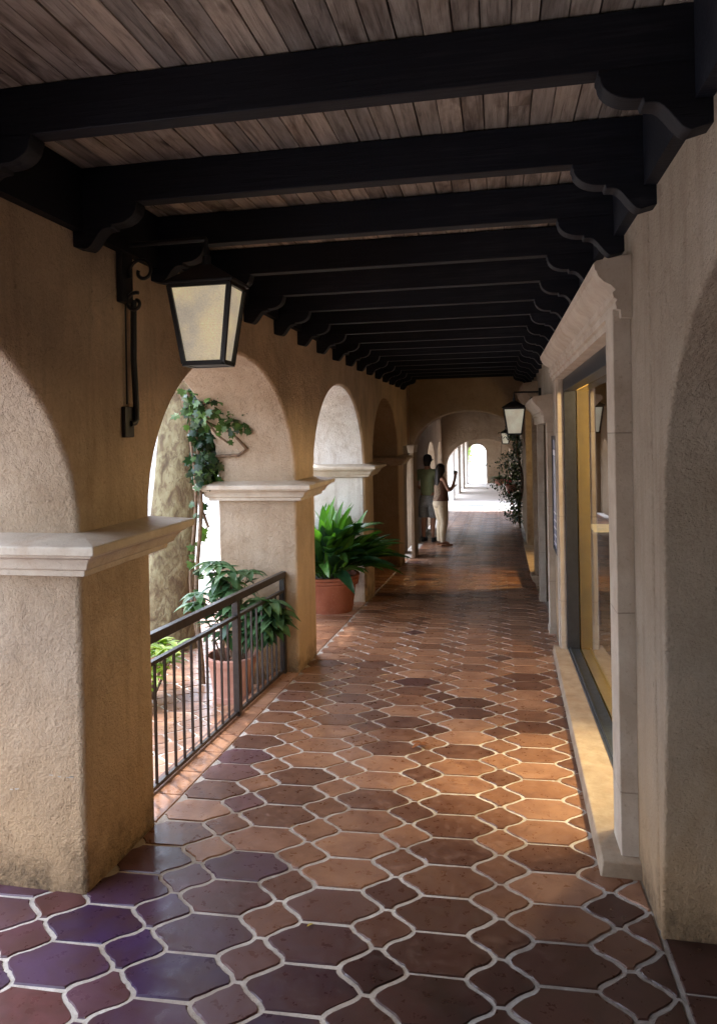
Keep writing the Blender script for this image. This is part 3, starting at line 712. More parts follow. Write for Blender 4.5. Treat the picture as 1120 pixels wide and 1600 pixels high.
# window 3
w3=thing('shop_window','lit shop window with raised stone ledge, farther along the right wall','window',(.5,11.1,FZ(11.1)))
for a,b in((9.72,9.96),(12.24,12.46)):
    MB().box(.455,.55,a,b,-.34,1.99).build('stone_jamb',M['stone_warm'],w3,bevel=.006,seg=2)
MB().extrude([(.55,1.99),(.45,1.995),(.44,2.09),(.40,2.13),(.345,2.21),(.335,2.28),(.55,2.31)],lambda x,z,t:(x,9.66+(12.52-9.66)*t,z)).build('stone_lintel',M['stone_warm'],w3)
MB().extrude([(.55,-.40),(.47,-.385),(.455,-.345),(.42,-.33),(.405,-.30),(.40,-.262),(.55,-.255)],lambda x,z,t:(x,9.62+(12.6-9.62)*t,z)).build('stone_ledge',M['stone_warm'],w3)
MB().box(.475,.54,9.62,12.6,-1.,-.398).build('ledge_base',M['wall_right'],w3)
mb=MB(); mb.box(.585,.64,9.95,10.0,-.25,1.97); mb.box(.585,.64,12.2,12.25,-.25,1.97); mb.box(.585,.64,9.95,12.25,1.9,1.975); mb.box(.585,.64,9.95,12.25,-.256,-.20); mb.build('metal_frame',M['frame'],w3)
MB().add([(.615,10.,-.2),(.615,12.2,-.2),(.615,12.2,1.9),(.615,10,1.9)],[(0,1,2,3)]).build('pane',M['glass'],w3)

# sign
sg=thing('wall_sign','narrow framed notice board on the right wall past the shop window','sign',(XR,6.9,1.1))
sy0,sy1,sz0,sz1=6.58,7.04,.53,1.60
mb=MB()
for a,b,c_,d_ in((sy0,sy1,sz0,sz0+.035),(sy0,sy1,sz1-.035,sz1),(sy0,sy0+.035,sz0+.034,sz1-.034),(sy1-.035,sy1,sz0+.034,sz1-.034)): mb.box(.500,.533,a,b,c_,d_)
mb.build('frame',M['frame'],sg)
MB().box(.509,.531,sy0+.03,sy1-.03,sz0+.03,sz1-.03).build('panel',M['sign'],sg)
for k in range(5): MB().box(.5065,.510,sy0+.06,sy1-.08-.03*(k%2),.60+k*.07,.612+k*.07).build('text_line',M['signtext'],sg)
MB().box(.5065,.510,sy0+.08,sy1-.08,1.42,1.47).build('heading',M['signtext'],sg)

# shop room
rm=thing('shop_room','warm yellow lit shop interior seen through the window glass','room',(2.2,7,FZ(7)))
tag(rm,kind='structure')
mb=MB()
mb.box(3.6,3.7,2.66,13.3,-1.2,2.6); mb.box(.8,3.6,13.0,13.1,-1.2,2.6); mb.box(1.2,3.6,2.66,2.75,-1.2,2.6); mb.box(.75,3.6,2.75,13.0,2.45,2.6)
mb.build('room_wall',M['room'],rm)
MB().box(.75,3.6,2.75,13.0,-.12,-.02,FZ).build('room_floor',M['dark_wood'],rm)
tb=thing('display_table','dark shop display table holding an open book behind the glass','table',(1.3,8.3,FZ(8.3)))
mb=MB(); mb.box(.93,1.7,7.6,9.0,.53,.58); mb.build('table_top',M['dark_wood'],tb)
for x in(.98,1.63):
    for y in(7.68,8.9): MB().box(x-.03,x+.03,y-.03,y+.03,FZ(8.3)-.02,.53).build('leg',M['dark_wood'],tb)
bk=MB(); bk.box(.97,1.32,7.75,8.25,.582,.605); o=bk.build('book',M['page_glow']); tag(o,'open book, lamplight put in as its glow, on the shop display table','book')
lp=thing('pendant_lamp','small lit pendant bulb inside the shop window','lamp',(1.13,7.5,2.2))
MB().lathe([(.001,-.05),(.03,-.035),(.035,0),(.02,.03),(.012,.05)],12,(1.13,7.5,2.15)).build('bulb',M['bulb'],lp,smooth=60)
MB().tube([(1.13,7.5,2.2),(1.13,7.5,2.45)],.006,6).build('cord',M['iron'],lp)

# ------------------------------------------------------------------ foliage helpers
class Leaves:
    def __init__(s): s.v=[];s.f=[];s.c=[]
    def leaf(s,p,d,up,L_,W,col,bend=.3,fold=.15,n=5,prof=None):
        d=Vector(d).normalized(); up=Vector(up); sd=d.cross(up)
        if sd.length<1e-3: sd=d.orthogonal()
        sd.normalize(); nn=sd.cross(d).normalized(); p=Vector(p); b=len(s.v)
        for i in range(n+1):
            t=i/n; w=W*(prof(t) if prof else math.sin(PI*min(1,t*.94+.06))**.8*(1-.25*t))*.5
            c=p+d*(L_*t*(1-.15*bend*t))-nn*(bend*L_*t*t)
            s.v+=[tuple(c-sd*w+nn*w*fold*2),tuple(c),tuple(c+sd*w+nn*w*fold*2)]
        for i in range(n):
            a=b+i*3; s.f+=[(a,a+1,a+4,a+3),(a+1,a+2,a+5,a+4)]; s.c+=[col,col]
    def poly(s,p,d,nrm,shape,size,col):
        d=Vector(d).normalized(); nrm=Vector(nrm).normalized(); sd=d.cross(nrm).normalized(); p=Vector(p); b=len(s.v)
        s.v.append(tuple(p+d*size*.35))
        for (a,r) in shape: s.v.append(tuple(p+d*size*r*math.cos(a)+sd*size*r*math.sin(a)+nrm.cross(sd)*0+nrm*(-.12*size*r*r)))
        m=len(shape)
        for i in range(m-1): s.f.append((b,b+1+i,b+2+i)); s.c.append(col)
    def build(s,name,m,parent,smooth=True):
        me=bpy.data.meshes.new(name); me.from_pydata(s.v,[],s.f); me.materials.append(m); set_rnd(me,s.c)
        if smooth: me.shade_smooth()
        o=link(bpy.data.objects.new(name,me)); 
        if parent: world_child(o,parent)
        return o
GRAPE=[(PI,.12),(2.5,.42),(2.0,.30),(1.55,.62),(1.05,.42),(.75,.8),(.35,.62),(0,1.),(-.35,.62),(-.75,.8),(-1.05,.42),(-1.55,.62),(-2.0,.30),(-2.5,.42),(-PI,.12)]
def rv(a=1.): return Vector((rng.uniform(-a,a),rng.uniform(-a,a),rng.uniform(-a,a)))

# big potted plant (broad strap leaves)
bx,by=-1.945,8.02; bz=FZ(8.02)
bp=thing('potted_plant','big glossy green strap-leaf plant in a large terracotta pot in the second arch','potted plant',(bx,by,bz))
MB().lathe([(.20,0),(.262,.0),(.275,.02),(.315,.30),(.322,.315),(.342,.318),(.348,.345),(.336,.350),(.352,.356),(.356,.385),(.343,.390),(.358,.396),(.360,.418),(.350,.424),(.325,.424),(.318,.37),(.01,.365)],48,(bx,by,bz)).build('pot',M['terra'],bp,smooth=40)
MB().lathe([(.31,.37),(.15,.385),(.01,.39)],24,(bx,by,bz)).build('soil',M['soil'],bp,smooth=60)
lv=Leaves()
for k in range(150):
    az=rng.uniform(0,2*PI); r0=rng.uniform(.02,.22); tilt=rng.betavariate(1.5,1.4)*1.30
    ln=rng.uniform(.36,.60)*(1.18 if tilt<.4 else 1.0); d=Vector((math.cos(az)*math.sin(tilt),math.sin(az)*math.sin(tilt),math.cos(tilt)))
    base=Vector((bx+math.cos(az)*r0,by+math.sin(az)*r0,bz+.39+rng.uniform(0,.10)*(1 if tilt>.6 else .3)))
    st=rng.uniform(.10,.28)
    p0=base+d*st
    prof=lambda t:(max(0,math.sin(PI*min(1,t**.85)))**.75)
    col=(min(1,max(0,rng.gauss(.24 if tilt>.6 else .72,.32))),rng.random())
    lv.leaf(base,d,(0,0,1) if tilt>.15 else (math.cos(az+1),math.sin(az+1),0),st*1.1,.018,col,.05,.3,2,lambda t:1)
    lv.leaf(p0,d,(rng.uniform(-.5,.5),rng.uniform(-.5,.5),1),ln,rng.uniform(.095,.155),col,rng.uniform(.15,.55)*(.4+tilt*.7),.22,9,prof)
for k in range(34):
    az=rng.uniform(-1.3,1.2); tilt=rng.uniform(.75,1.3); d=Vector((math.cos(az)*math.sin(tilt),math.sin(az)*math.sin(tilt),math.cos(tilt)))
    b=Vector((bx+math.cos(az)*.15,by+math.sin(az)*.15,bz+.42+rng.uniform(0,.35))); st=rng.uniform(.08,.2); col=(max(0,rng.gauss(.12,.15)),rng.random())
    lv.leaf(b,d,(0,0,1),st*1.1,.018,col,.05,.3,2,lambda t:1); lv.leaf(b+d*st,d,(rng.uniform(-.5,.5),rng.uniform(-.5,.5),1),rng.uniform(.32,.5),rng.uniform(.11,.15),col,rng.uniform(.2,.42),.2,9,lambda t:(max(0,math.sin(PI*min(1,t**.85)))**.75))
# a few long arching leaves towards the corridor
for dx,dy,dz,ln in((1,.25,.45,.62),(1,-.15,.55,.6),(.9,.4,.7,.6),(1,-.5,.5,.5),(.9,0,.85,.55),(1,.1,.2,.5)):
    d=Vector((dx,dy,dz)).normalized(); b=Vector((bx+.15,by,bz+.45)); lv.leaf(b,d,(0,0,1),.25,.02,(.15,.5),.05,.3,2,lambda t:1)
    lv.leaf(b+d*.24,d,(rng.uniform(-.3,.3),-.3,1),ln,.11,(rng.uniform(.0,.3),.4),.42,.2,9,lambda t:(max(0,math.sin(PI*min(1,t**.85)))**.75))
lv.build('foliage',M['leaf_big'],bp)

# small potted plant behind railing
sx,sy=-2.02,5.16; sz=CZ(5.16)
pp=thing('potted_plant','leafy dark green plant in a small pale terracotta pot behind the railing','potted plant',(sx,sy,sz))
MB().lathe([(.12,0),(.150,0),(.152,.045),(.146,.05),(.178,.285),(.200,.29),(.205,.335),(.200,.342),(.180,.342),(.165,.25),(.01,.245)],40,(sx,sy,sz)).build('pot',M['terra_pale'],pp,smooth=40)
MB().lathe([(.16,.25),(.01,.262)],20,(sx,sy,sz)).build('soil',M['soil'],pp)
lv=Leaves(); stm=MB()
for k in range(26):
    az=rng.uniform(0,2*PI); top=Vector((sx+.04+math.cos(az)*rng.uniform(.05,.34),sy-.02+math.sin(az)*rng.uniform(.0,.20),sz+rng.uniform(.62,1.08)))
    if k>13: top=Vector((sx+rng.uniform(.2,.42),sy-rng.uniform(0,.12),sz+rng.uniform(.5,.8)))
    b=Vector((sx+rng.uniform(-.07,.07),sy+rng.uniform(-.07,.07),sz+.25)); mid=(b+top)/2+Vector((0,0,.08))
    stm.tube([b,mid,top],[.008,.006,.003],5)
    for j in range(13):
        t=rng.uniform(.35,1); q=b.lerp(mid,t*2) if t<.5 else mid.lerp(top,t*2-1)
        a2_=rng.uniform(0,2*PI); d=Vector((math.cos(a2_),math.sin(a2_),rng.uniform(-.5,.6)))
        lv.leaf(q,d,(0,0,1),rng.uniform(.11,.20),rng.uniform(.052,.088),(min(1,max(0,rng.gauss(.4,.28))),rng.random()),rng.uniform(.1,.5),.2,5)
    for j in range(7):
        a2_=j*2*PI/7+rng.uniform(-.2,.2); d=Vector((math.cos(a2_),math.sin(a2_),.15)); lv.leaf(top,d,(0,0,1),rng.uniform(.13,.2),.078,(min(1,max(0,rng.gauss(.55,.25))),rng.random()),.45,.2,5)
stm.build('stem',M['stem'],pp); lv.build('foliage',M['leaf_pot'],pp)

# lime shrub
gx,gy=-2.62,5.05; gz=CZ(5.05)
gs=thing('garden_shrub','low lime-green shrub growing at the foot of the sycamore trunk','shrub',(gx,gy,gz))
lv=Leaves(); stm=MB()
for k in range(16):
    az=rng.uniform(0,2*PI); top=Vector((gx+math.cos(az)*rng.uniform(.03,.24),gy+math.sin(az)*.2,gz+rng.uniform(.1,.44)))
    stm.tube([(gx,gy,gz),(Vector((gx,gy,gz))+top)/2,top],.006,5)
    for j in range(8):
        a2_=j*2*PI/8+rng.uniform(-.3,.3); d=Vector((math.cos(a2_),math.sin(a2_),rng.uniform(.0,.9)))
        lv.leaf(top,d,(0,0,1),rng.uniform(.09,.17),rng.uniform(.045,.07),(rng.random(),rng.random()),.35,.2,5)
stm.build('stem',M['stem'],gs); lv.build('foliage',M['leaf_lime'],gs)
kb=MB(); kb.box(-2.95,-2.50,4.45,4.80,-.3,.16,CZ); o=kb.build('planter_kerb',M['wall_white'],bevel=.01,seg=2); tag(o,'pale stone planter kerb beside the lime shrub','kerb')

# sycamore
tx,ty=-3.27,6.5
tr=thing('sycamore_tree','mottled sycamore tree with thick leaning trunk seen through the first arch','tree',(tx,ty,CZ(ty)))
vs=[];fs=[];n=28;lev=34
for i in range(lev+1):
    z=CZ(ty)-.1+i*.13; h=z+.4; cx=tx+.03*math.sin(h*1.1)+.085*h; cy=ty+.04*h; r=.225+.10*math.exp(-h*2.2)-.010*h
    for k in range(n):
        a=2*PI*k/n; rr=r*(1+.05*math.sin(a*3+h*1.7)+.03*math.sin(a*5-h*3)+.02*math.sin(a*2+h*6)); vs.append((cx+rr*math.cos(a),cy+rr*math.sin(a),z))
for i in range(lev):
    for k in range(n): fs.append((i*n+k,i*n+(k+1)%n,(i+1)*n+(k+1)%n,(i+1)*n+k))
o=mesh_obj('trunk',vs,fs,M['bark'],None,60); world_child(o,tr)
top=Vector((tx+.36,ty+.18,3.9)); lm_=MB(); lv=Leaves()
for k in range(9):
    az=k*.7+rng.uniform(-.2,.2); e=top+Vector((math.cos(az)*rng.uniform(1.2,2.6)-.9,math.sin(az)*rng.uniform(1.2,2.8),rng.uniform(.9,2.6)))
    mid=(top+e)/2+Vector((0,0,.3)); lm_.tube([top-Vector((0,0,.3)),mid,e],[.12,.07,.03],7)
    for j in range(260):
        t=rng.uniform(.35,1.1); q=top.lerp(e,t)+Vector((rng.gauss(0,.45),rng.gauss(0,.45),rng.gauss(0,.35)))
        if q.z<3.3: continue
        lv.poly(q,rv(),rv()+Vector((0,0,1)),GRAPE,rng.uniform(.07,.13),(rng.random(),rng.random()))
lm_.build('limb',M['bark'],tr,smooth=60); lv.build('crown',M['leaf_tree'],tr)

# climbing grape vine on the second pier outer corner
vx=-2.36; vn=thing('climbing_vine','leafy vine with twisting brown stems climbing the second left pier','vine',(vx,5.48,CZ(5.48)))
stm=MB(); lv=Leaves()
def wig(a,b,n,amp):
    out=[]
    for i in range(n+1):
        t=i/n; out.append(Vector(a).lerp(Vector(b),t)+Vector((math.sin(t*9+a[0]*7)*amp,math.sin(t*7+1+a[1])*amp*.6,math.cos(t*6+a[2])*amp*.5)))
    return out
paths=[(wig((-2.40,5.42,CZ(5.4)),(-2.38,5.44,2.0),16,.03),.020),(wig((-2.46,5.5,CZ(5.4)),(-2.42,5.38,1.9),16,.04),.016),(wig((-2.35,5.45,.9),(-2.44,5.5,2.1),12,.05),.012)]
# arms over the arch reveal
paths+=[([Vector(p) for p in ((-2.46,5.3,2.02),(-2.40,5.25,1.86),(-2.25,5.34,1.76),(-2.08,5.42,1.68),(-1.98,5.46,1.55),(-2.05,5.47,1.50),(-2.3,5.47,1.49))],.017),
 ([Vector(p) for p in ((-2.36,5.2,2.0),(-2.25,5.25,1.80),(-2.18,5.36,1.66),(-2.12,5.42,1.60))],.011),
 ([Vector(p) for p in ((-2.08,5.42,1.68),(-2.0,5.36,1.78),(-1.93,5.40,1.66))],.009),
 ([Vector(p) for p in ((-2.42,5.2,2.08),(-2.25,5.15,2.12),(-2.12,5.2,2.09),(-2.0,5.25,2.08))],.008),
 ([Vector(p) for p in ((-2.42,5.25,1.95),(-2.3,5.25,1.94),(-2.05,5.3,1.92))],.006)]
for p,r in paths: stm.tube(p,[r*(1-.35*i/len(p)) for i in range(len(p))],7)
def vleaf(q,sz=None,mu=.36): lv.poly(q,rv()+Vector((0,0,-.5)),rv(.8)+Vector((.3,-.9,.35)),GRAPE,sz or rng.uniform(.045,.075),(min(1,max(0,rng.gauss(mu,.26))),rng.random()))
for k in range(170): vleaf(Vector((rng.uniform(-2.40,-2.05)+.0,5.22+rng.gauss(0,.07),1.93+rng.gauss(0,.10))))
for k in range(45): vleaf(Vector((rng.uniform(-2.15,-1.92),5.33+rng.gauss(0,.04),1.80+rng.gauss(0,.08))))
for k in range(420): vleaf(Vector((-2.35+rng.gauss(0,.05),5.50+rng.gauss(0,.09),rng.uniform(1.22,1.95))),None,.02)  # leaves along the pier coloured darker in place of shade
for k in range(20): vleaf(Vector((-2.40+rng.gauss(0,.04),5.42+rng.gauss(0,.05),rng.uniform(.35,1.15))))
stm.build('stem',M['stem'],vn,smooth=60); lv.build('foliage',M['leaf_vine'],vn,False)

# hanging plant in gap beyond the fourth pier
hp=thing('garden_shrub','small shrub seen in the narrow gap beside the cross arch','shrub',(-2.4,12.6,CZ(12.6)))
lv=Leaves(); stm=MB(); stm.tube([(-2.4,12.9,CZ(12.6)),(-2.4,12.9,.6)],.02,6)
for k in range(160):
    q=Vector((-2.35+rng.gauss(0,.14),12.85+rng.gauss(0,.14),.3+rng.gauss(0,.22))); lv.leaf(q,rv(),(0,0,1),.12,.045,(rng.random(),rng.random()),.3,.2,4)
stm.build('stem',M['stem'],hp); lv.build('foliage',M['leaf_pot'],hp)

# flowering vine on the right wall, far
fv=thing('flowering_vine','dark flowering vine with red blooms hanging on the right wall beyond the arch','vine',(.4,18.5,FZ(18.5)))
stm=MB(); lv=Leaves(); f1=Leaves(); f2=Leaves()
for k in range(4): stm.tube(wig((.55,18.+k*.4,FZ(18)),(.5,18.+k*.4,1.9),12,.06),.025,6)
for k in range(2600):
    z=rng.uniform(-.62,1.85); h=(z+.62)/2.47; wd=.10+.16*math.sin(min(1,h*1.25)*PI)+.05*math.sin(h*23)
    q=Vector((.54-abs(rng.gauss(0,wd)),18.5+rng.gauss(0,.45),z))
    lv.leaf(q,rv(),(0,0,1),rng.uniform(.06,.11),rng.uniform(.035,.06),(min(1,max(0,rng.gauss(.3,.28))),rng.random()),.3,.2,3)
for k in range(9):
    q=Vector((.33-abs(rng.gauss(0,.10)),18.+rng.gauss(0,.3),rng.uniform(-.2,.75)))
    T=f1 if k%3 else f2
    for j in range(6): T.leaf(q,rv(),rv(),.06,.05,(.5,.5),.2,.1,3)
stm.build('stem',M['stem'],fv); lv.build('foliage',M['leaf_fl'],fv); f1.build('blossom',M['flower'],fv); f2.build('blossom',M['flower_pink'],fv)
for i,(x,y,z,lab) in enumerate(((.02,20.,.33,'terracotta pot hanging with a fern in the flowering vine, left of the two'),(.31,18.2,.30,'round terracotta pot in the flowering vine, right of the two'))):
    h_=thing('hanging_pot',lab,'hanging pot',(x,y,z),'pots hanging in the vine')
    MB().lathe([(.05,-.17),(.09,-.16),(.14,-.02),(.155,0),(.15,.02),(.13,.02),(.01,.0)],20,(x,y,z)).build('pot',M['terra_pale'],h_,smooth=40)
    lv=Leaves()
    for k in range(40 if i==0 else 8):
        a=rng.uniform(0,2*PI); lv.leaf((x,y,z),(math.cos(a),math.sin(a)*.6,rng.uniform(.1,.9)),(0,0,1),rng.uniform(.2,.42),.06,(rng.random(),rng.random()),.6,.2,6)
    lv.build('foliage',M['leaf_pot'],h_)
    MB().tube([(x,y,z),(x+.1,y,z+1.2)],.006,5).build('cord',M['iron'],h_)

# ------------------------------------------------------------------ courtyard backdrop buildings
cb=thing('courtyard_building','white sunlit building across the courtyard seen behind the vine','building',(-10.5,8,CZ(8)))
poly=comb(-8,40,[(-3,-1.4,1.8,0),(3,4.6,1.8,0),(16,17.6,1.8,0),(27,28.6,1.8,0)],4.6,-2.4)
MB().extrude(poly,lambda y,z,t:(-11-.5*t,y,z)).build('wall',M['wall_white'],cb)
for k in range(4):
    y=(-3,3,16,27)[k]; MB().box(-11.4,-11.3,y,y+1.6,CZ(y),1.82).build('door',M['dark_wood'],cb)
MB().box(-11.8,-10.6,-8.4,40.4,4.6,4.8).build('roof',M['terra'],cb)
eb=thing('exit_glare_wall','white wall added beyond the far exit arch to carry its glare','building',(-1,53,CZ(43)))  # wall put in so the exit reads as blown-out white
poly=comb(-9,7,[(3.6,4.9,-.0,0)],4,-3)
MB().extrude(poly,lambda x,z,t:(x,53+.4*t,z)).build('wall',M['wall_white'],eb)
MB().box(3.6,4.9,53.1,53.3,-1.6,-.1).build('door',M['alu'],eb)
o=MB(); o.box(-1.45,-.55,25.3,25.75,.002,.02,FZ); dm=o.build('shadow_strip',M['grey']); tag(dm,'grey strip painted in for a shadow on the bright sunlit patch of floor','mat')  # thin grey slab stands in for a cast shadow
xt=thing('garden_shrub','leafy green shrub beside the bright far exit','shrub',(-1.95,46.5,FZ(43)))
lv=Leaves(); stm=MB(); stm.tube([(-1.95,46.5,-1.7),(-1.9,46.5,.9)],.05,6)
for k in range(420): lv.leaf(Vector((-1.85+rng.gauss(0,.16),46.5+rng.gauss(0,.3),.45+rng.gauss(0,.4))),rv(),(0,0,1),.14,.07,(rng.random(),rng.random()),.3,.2,3)
stm.build('stem',M['stem'],xt); lv.build('foliage',M['leaf_lime'],xt)
# litter on the floor
lv=Leaves(); q=Vector((-.52,4.12,FZ(4.12)+.006)); 
for j in range(5): lv.leaf(q+Vector((j*.012,j*.02,.002)),(rng.uniform(-1,1),rng.uniform(-.2,1),.15),(0,0,1),.06,.03,(.5,.5),.2,.3,4)
o=lv.build('dry_leaf',M['drive_leaf'],None); tag(o,'dry brown leaf lying on the tiles in the middle of the corridor','leaf')
lv=Leaves(); lv.leaf((-.70,2.46,FZ(2.46)+.004),(.6,.8,.1),(0,0,1),.028,.012,(.5,.5),.2,.3,4)
o=lv.build('yellow_leaf',M['yleaf'],None); tag(o,'tiny yellow leaf on the near tiles','leaf')

# ------------------------------------------------------------------ people
def skinned(name,joints,edges,m,parent,sub=2,root=0):
    me=bpy.data.meshes.new(name); me.from_pydata([j[0] for j in joints],edges,[])
    o=bpy.data.objects.new(name,me); COL.objects.link(o)
    md=o.modifiers.new('skin','SKIN'); md.use_smooth_shade=True
    for i,j in enumerate(joints):
        r=j[1]; sv=me.skin_vertices[0].data[i]; sv.radius=(r,r) if isinstance(r,(int,float)) else r; sv.use_root=(i==root)
    s=o.modifiers.new('sub','SUBSURF'); s.levels=sub; s.render_levels=sub
    dg=bpy.context.evaluated_depsgraph_get(); dg.update()
    nm=bpy.data.meshes.new_from_object(o.evaluated_get(dg)); nm.name=name
    o.modifiers.clear(); old=o.data; o.data=nm; bpy.data.meshes.remove(old)
    nm.materials.clear(); nm.materials.append(m); nm.shade_smooth()
    o.parent=parent; return o
def local(name,mb,m,parent,smooth=60):
    o=mesh_obj(name,mb.v,mb.f,m,parent,smooth); 
    bm=bmesh.new(); bm.from_mesh(o.data); bmesh.ops.recalc_face_normals(bm,faces=bm.faces); bm.to_mesh(o.data); bm.free(); return o
def loft(rings,n=20):
    """rings: (cx,cy,z,rx,ry)"""
    mb=MB(); vs=[];fs=[]
    for cx,cy,z,rx,ry in rings:
        for k in range(n): a=2*PI*k/n; vs.append((cx+rx*math.cos(a),cy+ry*math.sin(a),z))
    for i in range(len(rings)-1):
        for k in range(n): fs.append((i*n+k,i*n+(k+1)%n,(i+1)*n+(k+1)%n,(i+1)*n+k))
    fs.append(tuple(range(n-1,-1,-1))); fs.append(tuple((len(rings)-1)*n+k for k in range(n)))
    return mb.add(vs,fs)
# local frame: +y forward, +x right hand, z up
def body(joint,fingers=()):
    J=[];E=[];idx={}
    for nme,p,r,par in joint:
        idx[nme]=len(J); J.append((p,r))
        if par: E.append((idx[par],idx[nme]))
    return J,E
def hand(prefix,wrist,par,dirv,palm,spread,curl):
    """five unequal bent fingers rooted in a palm"""
    d=Vector(dirv).normalized(); s=Vector(spread).normalized(); c=Vector(curl).normalized(); w=Vector(wrist); out=[]
    p=w+d*.07; out.append((prefix+'palm',tuple(p),(.034,.018),par))
    for k,(off,ln) in enumerate(((-.03,.062),(-.01,.075),(.01,.07),(.03,.055))):
        b=p+s*off+d*.028; m1=b+d*ln*.5+c*ln*.15; e=b+d*ln*.8+c*ln*.6
        out+= [(prefix+'f%da'%k,tuple(b),.0095,prefix+'palm'),(prefix+'f%db'%k,tuple(m1),.0085,prefix+'f%da'%k),(prefix+'f%dc'%k,tuple(e),.007,prefix+'f%db'%k)]
    b=w+d*.03-s*.035; e=b+d*.04-s*.025+c*.02
    out+=[(prefix+'ta',tuple(b),.011,par),(prefix+'tb',tuple(e),.009,prefix+'ta')]
    return out
def person_woman():
    fy=FZ(14.8); r=thing('person','woman in brown tank top and cream pants with long dark hair, raising a phone','person',(-1.165,14.8,fy),rz=R(-62))
    sc=1.70/1.70
    Jn=[('pelvis',(0,0,.92),(.135,.105),None),('belly',(0,.01,1.06),(.115,.09),'pelvis'),('chest',(0,.0,1.25),(.125,.095),'belly'),('upper',(0,-.01,1.36),(.10,.075),'chest'),
     ('neck',(0,.0,1.45),.045,'upper'),('head',(0,.015,1.545),(.070,.082),'neck'),('crown',(0,.01,1.635),(.062,.072),'head'),('nose',(0,.105,1.545),.013,'head'),
     ('sr',(.155,-.01,1.375),.045,'upper'),('er',(.215,.08,1.13),.040,'sr'),('er2',(.195,.16,1.19),.037,'er'),('wr',(.14,.25,1.36),.026,'er2')]
    Jn+=hand('r','',None,(0,0,1),None,(1,0,0),(0,1,0)) if False else []
    Jn+=hand('r',(.14,.25,1.36),'wr',(-.2,.25,1),None,(1,.1,0),(-.3,.9,0))
    Jn+=[('sl',(-.155,-.01,1.375),.045,'upper'),('el',(-.20,.04,1.12),.037,'sl'),('wl',(-.13,.24,1.16),.024,'el')]
    Jn+=hand('l',(-.13,.24,1.16),'wl',(.3,1,.3),None,(-1,.1,0),(.3,.2,.9))
    for sname,s in(('R',1),('L',-1)):
        Jn+=[(sname+'h',(s*.085,0,.86),(.088,.092),'pelvis'),(sname+'k',(s*.085,.025,.48),.055,sname+'h'),(sname+'c',(s*.085,-.01,.33),.052,sname+'k'),(sname+'a',(s*.085,-.02,.09),.034,sname+'c'),(sname+'t',(s*.095,.12,.03),(.035,.022),sname+'a')]
    J,E=body(Jn); skinned('body',J,E,M['skin'],r)
    local('tank_top',loft([(0,-.008,.925,.190,.160),(0,-.004,.97,.180,.150),(0,.012,1.07,.158,.128),(0,.01,1.2,.160,.132),(0,-.0,1.30,.148,.112),(0,-.01,1.37,.125,.088),(0,-.01,1.41,.085,.065)],24),M['tank'],r)
    local('sheer_back',loft([(0,-.045,.93,.15,.13),(0,-.038,1.06,.128,.105),(0,-.035,1.2,.130,.112),(0,-.035,1.30,.12,.09),(0,-.035,1.37,.10,.07)],20),M['sheer'],r)
    local('pants',loft([(0,-.012,.76,.10,.085),(0,-.015,.80,.182,.150),(0,-.022,.86,.188,.158),(0,-.015,.92,.176,.145),(0,0,.98,.158,.125)],24),M['pants'],r)
    for s in(1,-1): local('trouser_leg',loft([(s*.083,-.018,.88,.080,.115),(s*.090,-.012,.78,.098,.122),(s*.088,.005,.62,.086,.100),(s*.086,.02,.48,.070,.078),(s*.086,.0,.36,.068,.076),(s*.086,-.018,.2,.054,.058),(s*.086,-.02,.08,.047,.050)],20),M['pants'],r)
    hr=loft([(0,-.105,1.15,.05,.02),(0,-.10,1.22,.085,.035),(0,-.085,1.32,.105,.05),(0,-.06,1.42,.10,.07),(0,-.025,1.50,.098,.095),(0,-.015,1.57,.095,.102),(0,-.01,1.64,.080,.088),(0,-.01,1.685,.045,.05),(0,-.01,1.695,.01,.01)],22)
    local('hair',hr,M['hair'],r)
    for s in(1,-1): local('shoe',MB().box(s*.095-.042,s*.095+.042,-.08,.18,.0,.028),M['sandal'],r)
    ph=MB(); ph.box(-.075,.075,-.005,.005,-.04,.04)
    o=mesh_obj('phone',ph.v,ph.f,M['phone']); o.location=(-1.165+.31*math.sin(R(62))+.02,14.8+.31*math.cos(R(62))-.05,fy+1.49); o.rotation_euler=(0,0,R(-62)); tag(o,'black phone held up by the woman','phone')
